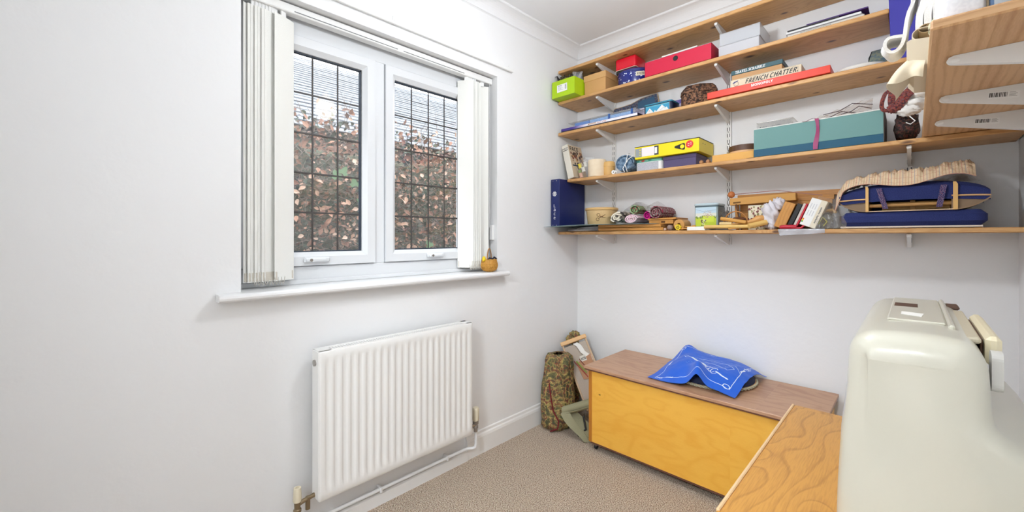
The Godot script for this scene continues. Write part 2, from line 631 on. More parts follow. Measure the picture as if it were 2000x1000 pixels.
func make_shell() -> void:
	var st: SurfaceTool
	struct("floor", boxat(Vector3(-0.02, -0.12, -0.02), Vector3(RX + 0.02, 0, RZ + 0.02), 0), M.carpet)
	struct("ceiling", boxat(Vector3(-0.3, RH, -0.25), Vector3(RX + 0.2, RH + 0.12, RZ + 0.2), 0), M.ceiling)
	struct("wall_back", boxat(Vector3(-0.3, -0.1, -0.25), Vector3(RX + 0.2, RH, 0), 0), M.wall)
	struct("wall_right", boxat(Vector3(RX, -0.1, 0), Vector3(RX + 0.2, RH, RZ + 0.2), 0), M.wall)
	# rear wall with the open doorway to the landing
	st = begin()
	cbox(st, Vector3(-0.3, -0.1, RZ), Vector3(0.86, RH, RZ + 0.12), 0)
	cbox(st, Vector3(1.64, -0.1, RZ), Vector3(RX + 0.2, RH, RZ + 0.12), 0)
	cbox(st, Vector3(0.86, 2.02, RZ), Vector3(1.64, RH, RZ + 0.12), 0)
	struct("wall_rear", done(st), M.wall)
	st = begin()
	cbox(st, Vector3(0.1, -0.1, RZ + 0.12), Vector3(0.22, RH, 4.7), 0)
	cbox(st, Vector3(2.2, -0.1, RZ + 0.12), Vector3(2.32, RH, 4.7), 0)
	cbox(st, Vector3(0.1, -0.1, 4.7), Vector3(2.32, RH, 4.82), 0)
	struct("wall_landing", done(st), M.wall)
	struct("floor_landing", boxat(Vector3(0.1, -0.12, RZ + 0.02), Vector3(2.32, 0, 4.82), 0), M.carpet)
	struct("ceiling_landing", boxat(Vector3(0.1, RH, RZ + 0.2), Vector3(2.32, RH + 0.12, 4.82), 0), M.ceiling)
	# window wall around the opening z .761-1.984, y .935-2.04
	st = begin()
	cbox(st, Vector3(-0.3, -0.1, 0), Vector3(0, 0.935, RZ), 0)
	cbox(st, Vector3(-0.3, 2.04, 0), Vector3(0, RH, RZ), 0)
	cbox(st, Vector3(-0.3, 0.935, 0), Vector3(0, 2.04, 0.761), 0)
	cbox(st, Vector3(-0.3, 0.935, 1.984), Vector3(0, 2.04, RZ), 0)
	struct("wall_left", done(st), M.wall)
	# reveal linings, painted satin white
	st = begin()
	cbox(st, Vector3(-0.1, 0.955, 0.7605), Vector3(-0.0005, 2.0405, 0.763), 0.0005)
	cbox(st, Vector3(-0.1, 0.955, 1.982), Vector3(-0.0005, 2.0405, 1.9845), 0.0005)
	cbox(st, Vector3(-0.1, 2.0375, 0.763), Vector3(-0.0005, 2.0405, 1.982), 0.0005)
	struct("trim_3", done(st), M.gloss_white)
	# coving: small cove on the two visible sides and round the room
	var prof := [Vector2(0, -0.07), Vector2(0.006, -0.066)]
	for i in 9:
		var t := PI / 2 * i / 8.0
		prof.append(Vector2(0.066 - 0.056 * cos(t), -0.066 + 0.056 * sin(t)))
	prof.append_array([Vector2(0.07, -0.006), Vector2(0.07, 0), Vector2(0, 0)])
	var c1 := struct("trim_1", extrudem(prof, 0, RZ, false), M.ceiling)
	c1.transform = Transform3D(Basis.IDENTITY, Vector3(0, RH, 0))
	var c2 := struct("trim_2", extrudem(prof, 0, RX, false), M.ceiling)
	c2.transform = Transform3D(Basis(Vector3(0, 0, 1), Vector3.UP, Vector3(1, 0, 0)), Vector3(0, RH, 0))
	# skirting
	var sk := [Vector2(0, 0), Vector2(0.016, 0), Vector2(0.016, 0.088), Vector2(0.013, 0.1), Vector2(0.008, 0.106), Vector2(0.007, 0.118), Vector2(0.003, 0.122), Vector2(0, 0.122)]
	struct("baseboard_left", extrudem(sk, 0, 0.99), M.trim)
	var low := [Vector2(0, 0), Vector2(0.02, 0), Vector2(0.02, 0.045), Vector2(0.014, 0.052), Vector2(0, 0.054)]
	struct("baseboard_left_low", extrudem(low, 0.99, RZ), M.trim)
	var bb := struct("baseboard_back", extrudem(sk, 0.016, RX - 0.016), M.trim)
	bb.transform = Transform3D(Basis(Vector3(0, 0, 1), Vector3.UP, Vector3(1, 0, 0)), Vector3.ZERO)
	var br := struct("baseboard_right", extrudem(sk, 0.016, RZ), M.trim)
	br.transform = Transform3D(Basis(Vector3(-1, 0, 0), Vector3.UP, Vector3(0, 0, 1)), Vector3(RX, 0, 0))
	# door opened back against the landing wall, behind the photographer
	var d := struct_root("door_1")
	struct("door_leaf", boxat(Vector3(0.24, 0.006, RZ + 0.125), Vector3(0.84, 1.98, RZ + 0.16), 0.003), M.gloss_white, d)
	struct("door_frame", boxat(Vector3(0.8, 0, RZ - 0.018), Vector3(0.86, 2.08, RZ - 0.0005), 0.003), M.gloss_white, d)
	struct("door_frame", boxat(Vector3(1.64, 0, RZ - 0.018), Vector3(1.7, 2.08, RZ - 0.0005), 0.003), M.gloss_white, d)
	struct("door_frame", boxat(Vector3(0.86, 2.02, RZ - 0.018), Vector3(1.64, 2.08, RZ - 0.0005), 0.003), M.gloss_white, d)
	struct("door_handle", boxat(Vector3(0.28, 1.0, RZ + 0.16), Vector3(0.4, 1.02, RZ + 0.2), 0.004), M.chrome, d)

func make_window() -> void:
	var w := struct_root("window_1")
	var st: SurfaceTool
	# sill board
	st = begin()
	extrude(st, PackedVector2Array([Vector2(-0.105, 0.934), Vector2(0.05, 0.934), Vector2(0.058, 0.94), Vector2(0.06, 0.947), Vector2(0.058, 0.954), Vector2(0.05, 0.959), Vector2(-0.105, 0.96)]), 0.763, 1.982)
	extrude(st, PackedVector2Array([Vector2(0.001, 0.934), Vector2(0.05, 0.934), Vector2(0.058, 0.94), Vector2(0.06, 0.947), Vector2(0.058, 0.954), Vector2(0.05, 0.959), Vector2(0.001, 0.959)]), 0.722, 0.763)
	extrude(st, PackedVector2Array([Vector2(0.001, 0.934), Vector2(0.05, 0.934), Vector2(0.058, 0.94), Vector2(0.06, 0.947), Vector2(0.058, 0.954), Vector2(0.05, 0.959), Vector2(0.001, 0.959)]), 1.982, 2.055)
	struct("window_sill", done(st), M.gloss_white, w)
	# outer frame
	var x0 := -0.175
	var x1 := -0.1
	st = begin()
	cbox(st, Vector3(x0, 0.94, 0.763), Vector3(x1, 1.03, 1.982), 0.003)
	cbox(st, Vector3(x0, 1.948, 0.763), Vector3(x1, 2.038, 1.982), 0.003)
	cbox(st, Vector3(x0, 1.03, 0.763), Vector3(x1, 1.948, 0.886), 0.003)
	cbox(st, Vector3(x0, 1.03, 1.967), Vector3(x1, 1.948, 1.982), 0.003)
	cbox(st, Vector3(x0, 1.03, 1.391), Vector3(x1, 1.948, 1.442), 0.003)
	struct("outer_frame", done(st), M.upvc, w)
	struct("ledge", boxat(Vector3(-0.101, 0.96, 0.763), Vector3(-0.088, 0.978, 1.982), 0.003), M.upvc, w)
	for q in [[0.887, 1.39], [1.443, 1.966]]:
		var za: float = q[0]
		var zb: float = q[1]
		var sash := struct_root_in(w, "casement")
		var sx := -0.088
		var bw := 0.054
		st = begin()      # mitred sash rails with a sloped bead towards the glass
		for s in [[Vector2(za, 1.033), Vector2(zb, 1.033), Vector2(zb - bw, 1.033 + bw), Vector2(za + bw, 1.033 + bw)],
				[Vector2(za, 1.945), Vector2(zb, 1.945), Vector2(zb - bw, 1.945 - bw), Vector2(za + bw, 1.945 - bw)],
				[Vector2(za, 1.033), Vector2(za, 1.945), Vector2(za + bw, 1.945 - bw), Vector2(za + bw, 1.033 + bw)],
				[Vector2(zb, 1.033), Vector2(zb, 1.945), Vector2(zb - bw, 1.945 - bw), Vector2(zb - bw, 1.033 + bw)]]:
			var o: Array = s.map(func(p): return Vector3(sx, p.y, p.x))
			var mid0: Vector3 = o[0].lerp(o[3], 0.66)
			var mid1: Vector3 = o[1].lerp(o[2], 0.66)
			var i0: Vector3 = o[3] + Vector3(-0.016, 0, 0)
			var i1: Vector3 = o[2] + Vector3(-0.016, 0, 0)
			face(st, [o[0], o[1], mid1, mid0], Vector3.RIGHT)
			face(st, [mid0, mid1, i1, i0], Vector3.RIGHT)
			var back := Vector3(-0.06, 0, 0)
			face(st, [i0, i1, i1 + back * 0.6, i0 + back * 0.6], Vector3(0, 1.489, (za + zb) / 2) - (i0 + i1) / 2)
			face(st, [o[0], o[1], o[1] + back, o[0] + back], (o[0] + o[1]) / 2 - Vector3(sx, 1.489, (za + zb) / 2))
		part(sash, "sash_frame", done(st), M.upvc)
		var ga := za + bw
		var gb := zb - bw
		var y0 := 1.033 + bw
		var y1 := 1.945 - bw
		var gx := -0.118
		part(sash, "glass", boxat(Vector3(gx - 0.004, y0 - 0.002, ga - 0.002), Vector3(gx, y1 + 0.002, gb + 0.002), 0), M.glass)
		st = begin()
		cbox(st, Vector3(gx - 0.006, y0, ga), Vector3(gx + 0.006, y0 + 0.005, gb), 0.001)
		cbox(st, Vector3(gx - 0.006, y1 - 0.006, ga), Vector3(gx + 0.006, y1, gb), 0.001)
		cbox(st, Vector3(gx - 0.006, y0, ga), Vector3(gx + 0.006, y1, ga + 0.008), 0.001)
		cbox(st, Vector3(gx - 0.006, y0, gb - 0.006), Vector3(gx + 0.006, y1, gb), 0.001)
		part(sash, "gasket", done(st), M.gasket)
		for i in 3:
			var z := lerpf(ga, gb, (i + 1) / 4.0)
			part(sash, "lead_strip", boxat(Vector3(gx, y0, z - 0.0036), Vector3(gx + 0.0025, y1, z + 0.0036), 0.001), M.lead)
		for i in 4:
			var y := lerpf(y0, y1, (i + 1) / 5.0)
			part(sash, "lead_strip", boxat(Vector3(gx, y - 0.0036, ga), Vector3(gx + 0.003, y + 0.0036, gb), 0.001), M.lead)
		# handle low on the bottom rail
		var hz := 1.12 if za < 1.0 else 1.7
		st = begin()
		cbox(st, Vector3(sx, 1.046, hz - 0.05), Vector3(sx + 0.014, 1.066, hz + 0.05), 0.004)
		cbox(st, Vector3(sx + 0.012, 1.049, hz - 0.03), Vector3(sx + 0.03, 1.063, hz + 0.045), 0.004)
		var hd := part(sash, "handle", done(st), M.upvc)
		part(hd, "lock", lathem([Vector2(0, 0), Vector2(0.006, 0), Vector2(0.006, 0.003), Vector2(0, 0.003)], 12), M.chrome, Transform3D(Basis(Vector3(0, 1, 0), Vector3(1, 0, 0), Vector3(0, 0, -1)), Vector3(sx + 0.03, 1.056, hz + 0.03)))

func struct_root_in(p: Node, called: String) -> Node3D:
	var o := Node3D.new()
	o.name = called
	p.add_child(o, true)
	return o

# vertical blind: a slat is a strip of cloth with a pocketed weight at its foot
func make_blind() -> void:
	var t := thing("vertical_blind", "white vertical fabric blind drawn to both sides of the window", "blind", Vector3(-0.055, 0, 0))
	part(t, "headrail", boxat(Vector3(-0.02, 2.0, 0.768), Vector3(0.02, 2.032, 1.978), 0.003), M.white_plastic)
	var st := begin()
	cbox(st, Vector3(0.0195, 2.006, 0.97), Vector3(0.0212, 2.009, 1.33), 0)
	cbox(st, Vector3(0.0195, 2.006, 1.36), Vector3(0.0212, 2.009, 1.8), 0)
	part(t, "rail_slot", done(st), M.grey)
	var cloth := mat(c8(252, 252, 250), 0.95)
	cloth.backlight_enabled = true
	cloth.backlight = Color(0.3, 0.3, 0.29)
	cloth.normal_enabled = false
	var weave := noise_tex(8, 0.3, [c8(244, 243, 239), c8(252, 252, 249)], [0.3, 0.7], FastNoiseLite.TYPE_SIMPLEX, 1, 128)
	cloth.albedo_texture = weave
	cloth.uv1_scale = Vector3(1.0, 12.0, 1.0)
	var pocket := mat(c8(212, 205, 192), 0.7)
	var bead := mat(c8(196, 190, 180), 0.4)
	# [z, turn in degrees from edge-on to the glass]
	var set_ := [[1.926, -70], [1.914, -67], [1.903, -69], [1.892, -67], [1.881, -69], [1.870, -67], [1.859, -69], [1.829, -64], [0.945, 38], [0.932, 34], [0.919, 38], [0.906, 34], [0.893, 38], [0.835, 66]]
	for i in set_.size():
		var q: Array = set_[i]
		var a := deg_to_rad(float(q[1]))
		var dir := Vector3(cos(a), 0, -sin(a))
		var nrm := Vector3(dir.z, 0, -dir.x)
		var bend := 0.004 if i % 2 else -0.003
		var top := 1.982
		var bot := 0.985
		var g := fgrid(4, 6, func(u, v): return dir * (u - 0.5) * 0.087 + nrm * bend * (1.0 - pow(2.0 * u - 1.0, 2)) + Vector3(0, lerpf(bot, top, v), q[0]))
		var s := part(t, "slat", sheetm(g, 0.0006), cloth)
		part(s, "weight", boxat(Vector3(-0.04, 0, -0.0015), Vector3(0.04, 0.032, 0.0015), 0.001), pocket, Transform3D(Basis(dir, Vector3.UP, dir.cross(Vector3.UP)), Vector3(0, 0.988, q[0])))
		part(s, "hanger", boxat(Vector3(-0.006, 0, -0.003), Vector3(0.016, 0.024, 0.003), 0.001), M.white_plastic, Transform3D(Basis(dir, Vector3.UP, dir.cross(Vector3.UP)), Vector3(0, 1.978, q[0])))
	for q in [[1.94, 1.84], [0.95, 0.87]]:      # chains that link the weights
		var n := 9
		for e in [-1, 1]:
			st = begin()
			var pts := []
			for i in n * 4 + 1:
				var f := i / 4.0 / n
				var sag := absf(sin(f * n * PI))
				pts.append(Vector3(0.041 * e, 1.002 - 0.028 * sag, lerpf(q[0], q[1], f)))
			tube(st, pts, 0.0013, 5)
			part(t, "bead_chain", done(st), bead)
	# pull cord and tidy by the right-hand reveal
	part(t, "pull_cord", tubem([Vector3(0.02, 2.0, 0.79), Vector3(0.022, 1.6, 0.789), Vector3(0.02, 1.2, 0.79)], 0.0014, 6), M.white_plastic)
	part(t, "cord_tidy", boxat(Vector3(0.005, 1.13, 0.7635), Vector3(0.032, 1.215, 0.778), 0.003), M.white_plastic)

func make_curtain_track() -> void:
	var t := thing("curtain_track", "slim white curtain track above the window", "curtain track", Vector3(0, 2.094, 0))
	part(t, "rail", boxat(Vector3(0.012, -0.008, 0.655), Vector3(0.022, 0.006, 2.1), 0.002), M.white_plastic)
	for z in [0.68, 1.02, 1.4, 1.8]:
		var st := begin()
		cbox(st, Vector3(0.0005, -0.004, z - 0.005), Vector3(0.014, 0.016, z + 0.005), 0.002)
		cbox(st, Vector3(0.0005, 0.014, z - 0.008), Vector3(0.005, 0.034, z + 0.008), 0.002)
		var b := part(t, "wall_bracket", done(st), M.white_plastic)
		part(b, "screw", lathem([Vector2(0, 0), Vector2(0.003, 0), Vector2(0.002, 0.002), Vector2(0, 0.002)], 8), M.white_plastic, Transform3D(Basis(Vector3(0, 1, 0), Vector3(1, 0, 0), Vector3(0, 0, -1)), Vector3(0.005, 0.026, z)))

func make_radiator() -> void:
	var t := thing("radiator", "white ribbed panel radiator under the window", "radiator", Vector3(0.0, 0, 0))
	var z0 := 1.03
	var z1 := 1.76
	var y0 := 0.175
	var y1 := 0.727
	# pressed front panel with vertical flutes
	var n := 22
	var cols := n * 8 + 4
	var ys := [y0, y0 + 0.006, y0 + 0.03, y0 + 0.042, y0 + 0.06, y1 - 0.06, y1 - 0.042, y1 - 0.03, y1 - 0.006, y1]
	var fade := [0.0, 0.0, 0.0, 0.5, 1.0, 1.0, 0.5, 0.0, 0.0, 0.0]
	var rows := []
	for k in ys.size():
		var row := []
		for j in cols + 1:
			var f := float(j) / cols
			var z := lerpf(z0, z1, f)
			var w := clampf((f - 0.02) / 0.96, 0.0, 1.0) * n
			var ph := w - floorf(w)
			var d := smoothstep(0.12, 0.3, ph) * (1.0 - smoothstep(0.62, 0.8, ph))
			if f < 0.02 or f > 0.98: d = 0.0
			var edge := 0.004 if (k == 0 or k == ys.size() - 1 or j == 0 or j == cols) else 0.0
			row.append(Vector3(0.101 - 0.005 * d * fade[k] - edge, ys[k], z))
		rows.append(row)
	var st := begin()
	grid(st, rows, Vector2(1, 1), 1, true)
	part(t, "front_panel", done(st), M.radiator)
	st = begin()
	cbox(st, Vector3(0.048, y0 + 0.004, z0 + 0.003), Vector3(0.092, y1 - 0.02, z1 - 0.003), 0.002)
	part(t, "water_body", done(st), M.radiator)
	for z in [z0 - 0.003, z1 - 0.003]:
		part(t, "side_panel", boxat(Vector3(0.04, y0 + 0.005, z), Vector3(0.099, y1, z + 0.006), 0.002), M.radiator)
	# top grille: a rim with cross bars, dust-brown and painted-in shade inside
	st = begin()
	cbox(st, Vector3(0.09, y1 - 0.004, z0), Vector3(0.0975, y1 + 0.002, z1), 0.001)
	cbox(st, Vector3(0.04, y1 - 0.004, z0), Vector3(0.06, y1 + 0.002, z1), 0.001)
	cbox(st, Vector3(0.04, y1 - 0.004, z0), Vector3(0.0975, y1 + 0.002, z0 + 0.035), 0.001)
	cbox(st, Vector3(0.04, y1 - 0.004, z1 - 0.045), Vector3(0.0975, y1 + 0.002, z1), 0.001)
	for i in 62:
		var z := lerpf(z0 + 0.035, z1 - 0.045, i / 61.0)
		cbox(st, Vector3(0.058, y1 - 0.003, z - 0.0028), Vector3(0.092, y1 + 0.001, z + 0.0028), 0)
	part(t, "grille", done(st), M.radiator)
	part(t, "dusty_shade_fill", boxat(Vector3(0.0595, y1 - 0.03, z0 + 0.03), Vector3(0.0905, y1 - 0.014, z1 - 0.04), 0), nmat(noise_tex(9, 0.1, [c8(120, 104, 84), c8(160, 146, 124)], [0.3, 0.7]), 6.0))  # one dust-brown block; its tone also stands in for shade below the bars
	var side := Basis(Vector3(1, 0, 0), Vector3(0, 0, 1), Vector3(0, -1, 0))
	part(t, "blanking_plug", lathem([Vector2(0, 0), Vector2(0.012, 0), Vector2(0.012, 0.005), Vector2(0.009, 0.006), Vector2(0, 0.006)], 16), M.chrome, Transform3D(side, Vector3(0.068, y1 - 0.045, z1 + 0.003)))
	for z in [1.15, 1.6]:
		part(t, "wall_bracket", boxat(Vector3(0.001, 0.22, z), Vector3(0.045, 0.68, z + 0.03), 0.002), M.radiator)
	# thermostatic head at the far end
	var v := struct_root_in(t, "thermostatic_valve")
	v.position = Vector3(0.062, 0, 0.975)
	part(v, "head", lathem([Vector2(0, 0.215), Vector2(0.014, 0.215), Vector2(0.017, 0.22), Vector2(0.017, 0.27), Vector2(0.0165, 0.279), Vector2(0.014, 0.282), Vector2(0, 0.282)], 20), M.cream)
	st = begin()
	lathe(st, [Vector2(0, 0.16), Vector2(0.01, 0.16), Vector2(0.01, 0.175), Vector2(0.013, 0.178), Vector2(0.013, 0.19), Vector2(0.01, 0.194), Vector2(0.015, 0.2), Vector2(0.015, 0.214), Vector2(0, 0.214)], 14)
	tube(st, [Vector3(0, 0.195, 0), Vector3(0.002, 0.197, 0.058)], 0.009, 10)
	part(v, "valve_body", done(st), M.chrome)
	# lockshield at the near end
	v = struct_root_in(t, "lockshield_valve")
	v.position = Vector3(0.062, 0, 1.822)
	part(v, "cap", lathem([Vector2(0.013, 0.193), Vector2(0.0145, 0.2), Vector2(0.0125, 0.243), Vector2(0.008, 0.243), Vector2(0.007, 0.236), Vector2(0, 0.236)], 18), M.cream)
	st = begin()
	lathe(st, [Vector2(0, 0.135), Vector2(0.012, 0.135), Vector2(0.012, 0.155), Vector2(0.0135, 0.157), Vector2(0.0135, 0.165), Vector2(0.01, 0.168), Vector2(0.011, 0.193), Vector2(0, 0.193)], 14)
	tube(st, [Vector3(0, 0.18, 0), Vector3(0, 0.186, -0.02), Vector3(0, 0.192, -0.06)], 0.008, 10)
	tube(st, [Vector3(0, 0.15, -0.036), Vector3(0, 0.195, -0.036)], 0.0085, 10)
	part(v, "valve_body", done(st), M.brass)
	# pipework
	part(t, "pipe", tubem([Vector3(0.062, 0.16, 0.975), Vector3(0.062, 0.1, 0.973), Vector3(0.06, 0.082, 0.976), Vector3(0.05, 0.074, 0.985), Vector3(0.036, 0.073, 1.0), Vector3(0.03, 0.073, 1.02), Vector3(0.03, 0.074, 1.3), Vector3(0.03, 0.076, 1.7), Vector3(0.03, 0.078, 2.5)], 0.0075, 10), M.gloss_white)
	part(t, "pipe", tubem([Vector3(0.062, 0.136, 1.822), Vector3(0.062, 0.1, 1.822), Vector3(0.05, 0.09, 1.83), Vector3(0.046, 0.09, 1.86), Vector3(0.046, 0.09, 2.4)], 0.0075, 10), M.gloss_white)
	for z in [1.13, 1.48]:
		part(t, "pipe_clip", boxat(Vector3(0.001, 0.061, z - 0.006), Vector3(0.04, 0.085, z + 0.006), 0.003), M.gloss_white)

func make_outside() -> void:
	struct("ground", boxat(Vector3(-30, -0.2, -25), Vector3(-0.3, -0.12, 25), 0), mat(c8(96, 92, 78), 0.95))
	# house roof beyond the hedge: courses of plain tiles
	var house := thing("neighbour_roof", "grey tiled house roof beyond the hedge", "roof", Vector3(0, 0, 0))
	var st := begin()
	var tiles := nmat(noise_tex(31, 0.05, [c8(104, 108, 113), c8(122, 126, 130), c8(138, 141, 144)], [0.3, 0.5, 0.7], FastNoiseLite.TYPE_SIMPLEX, 3, 256), 0.9, 0.9)
	var n := 26
	for i in n:
		var f := float(i) / n
		var x := lerpf(-3.2, -6.4, f)
		var y := lerpf(2.35, 4.40, f)
		var rows := []
		var hw := FastNoiseLite.new()
		hw.seed = 40 + i
		for k in 2:
			var row := []
			for j in 61:
				var z := lerpf(-9.0, 7.0, j / 60.0)
				row.append(Vector3(x - 0.135 * k, y + 0.012 * hw.get_noise_1d(z * 60.0) + (0.05 if k == 0 else 0.121), z))
			rows.append(row)
		sheet(st, rows, 0.01)
	var c := part(house, "tile_courses", done(st), tiles)
	c.set_meta("kind", "stuff")
	st = begin()
	extrude(st, PackedVector2Array([Vector2(-3.25, 2.3), Vector2(-6.45, 4.35), Vector2(-9.6, 2.3)]), -9.0, 7.0)
	part(house, "rafters", done(st), mat(c8(90, 85, 80), 0.9))
	part(house, "house_wall", boxat(Vector3(-9.4, -0.12, -8.8), Vector3(-3.4, 2.32, 6.8), 0.0), mat(c8(150, 110, 90), 0.9))
	make_hedge()

func leaf_mesh(l: float, w: float) -> ArrayMesh:
	var st := begin()
	var p := [Vector3(0, 0, 0), Vector3(w * 0.42, l * 0.25, 0.10 * w), Vector3(w * 0.48, l * 0.55, 0.14 * w), Vector3(0, l, -0.1 * w), Vector3(-w * 0.48, l * 0.55, 0.14 * w), Vector3(-w * 0.42, l * 0.25, 0.10 * w), Vector3(0, l * 0.5, -0.05 * w)]
	for i in 6:
		face(st, [p[i], p[(i + 1) % 6], p[6]], Vector3(0, 0, 1))
	return done(st)

func make_hedge() -> void:
	var t := thing("beech_hedge", "clipped hedge of copper brown winter leaves outside the window", "hedge", Vector3(-1.1, -0.12, 0.8))
	var r := RandomNumberGenerator.new()
	r.seed = 77
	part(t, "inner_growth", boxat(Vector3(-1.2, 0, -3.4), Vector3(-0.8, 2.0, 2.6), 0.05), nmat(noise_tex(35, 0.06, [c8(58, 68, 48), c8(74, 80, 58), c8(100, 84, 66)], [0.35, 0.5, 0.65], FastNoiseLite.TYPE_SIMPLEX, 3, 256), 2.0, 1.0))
	# twigs
	var st := begin()
	for i in 1500:
		var p := Vector3(r.randf_range(-0.45, -0.06), r.randf_range(0.9, 2.15), r.randf_range(-1.6, 1.3))
		var d := Vector3(r.randf_range(-0.2, 0.6), r.randf_range(-0.3, 1.0), r.randf_range(-1, 1)).normalized()
		var k := Vector3(r.randf_range(-0.4, 0.4), r.randf_range(-0.4, 0.4), r.randf_range(-0.4, 0.4))
		var l := r.randf_range(0.1, 0.26)
		tube(st, [p, p + d * l * 0.5 + k * 0.03, p + d * l + k * 0.09], [0.003, 0.002, 0.001], 3)
	part(t, "twigs", done(st), mat(c8(132, 118, 106), 0.9)).set_meta("kind", "stuff")
	var leafm := leaf_mesh(0.042, 0.026)
	var copper := [c8(176, 130, 104), c8(152, 108, 84), c8(196, 156, 130), c8(134, 94, 74), c8(112, 82, 66), c8(206, 174, 150)]
	var lm := mat(Color.WHITE, 0.7)
	lm.vertex_color_use_as_albedo = true
	lm.backlight_enabled = true
	lm.backlight = Color(0.25, 0.2, 0.16)
	var mm := MultiMesh.new()
	mm.transform_format = MultiMesh.TRANSFORM_3D
	mm.use_colors = true
	mm.mesh = leafm
	var n := 17000
	mm.instance_count = n
	var olive := [c8(58, 70, 50), c8(70, 80, 58), c8(92, 78, 62), c8(62, 74, 58)]
	for i in n:
		var deep := r.randf()
		var y := r.randf_range(0.5, 2.13)
		var x := 0.02 - 0.72 * deep
		if y > 2.05: x -= r.randf_range(0.0, 0.3)
		var b := Basis.from_euler(Vector3(r.randf_range(-1.4, 1.4), r.randf_range(0.3, 2.8), r.randf_range(-3.1, 3.1))).scaled(Vector3.ONE * r.randf_range(0.6, 1.25))
		mm.set_instance_transform(i, Transform3D(b, Vector3(x, y, r.randf_range(-2.2, 1.7))))
		var c: Color = olive[r.randi() % 4] if r.randf() < 0.62 else copper[r.randi() % 6]
		mm.set_instance_color(i, c.srgb_to_linear())
	var mi := MultiMeshInstance3D.new()
	mi.name = "leaves"
	mi.multimesh = mm
	mi.material_override = lm
	mi.set_meta("kind", "stuff")
	t.add_child(mi, true)
	var big := [leaf_mesh(0.05, 0.03), leaf_mesh(0.042, 0.028), leaf_mesh(0.056, 0.03)]
	var cm := []
	for c in copper: 
		var m := mat(c, 0.65)
		m.backlight_enabled = true
		m.backlight = Color(c.r * 0.25, c.g * 0.25, c.b * 0.25)
		cm.append(m)
	for i in 280:
		var b := Basis.from_euler(Vector3(r.randf_range(-0.9, 0.9), PI / 2 + r.randf_range(-0.9, 0.9), r.randf_range(-3.1, 3.1)))
		part(t, "leaf", big[i % 3], cm[r.randi() % 6], Transform3D(b, Vector3(0.02 + r.randf() * 0.04, r.randf_range(1.05, 2.12), r.randf_range(-1.0, 0.9))))
	# a few ivy leaves
	var ivy := mat(c8(92, 122, 80), 0.6)
	var poly := [Vector2(0, -0.01), Vector2(0.022, -0.02), Vector2(0.034, 0.004), Vector2(0.018, 0.012), Vector2(0.014, 0.034), Vector2(0, 0.05), Vector2(-0.014, 0.034), Vector2(-0.018, 0.012), Vector2(-0.034, 0.004), Vector2(-0.022, -0.02)]
	var im := extrudem(poly, 0, 0.001)
	for q in [[1.66, 0.42, 20], [1.69, 0.38, -30], [1.50, 0.24, 60], [1.62, 0.3, 10], [1.2, -0.3, 30]]:
		part(t, "ivy_leaf", im, ivy, Transform3D(Basis.from_euler(Vector3(-0.2, PI / 2 - 0.2, deg_to_rad(q[2]))), Vector3(0.07, q[0], q[1])))

const SH := [2.2, 2.0, 1.8, 1.494, 1.163]      # undersides of the five shelves on the back wall
const TH := 0.018

func shelf_top(i: int) -> float:
	return SH[i] + TH

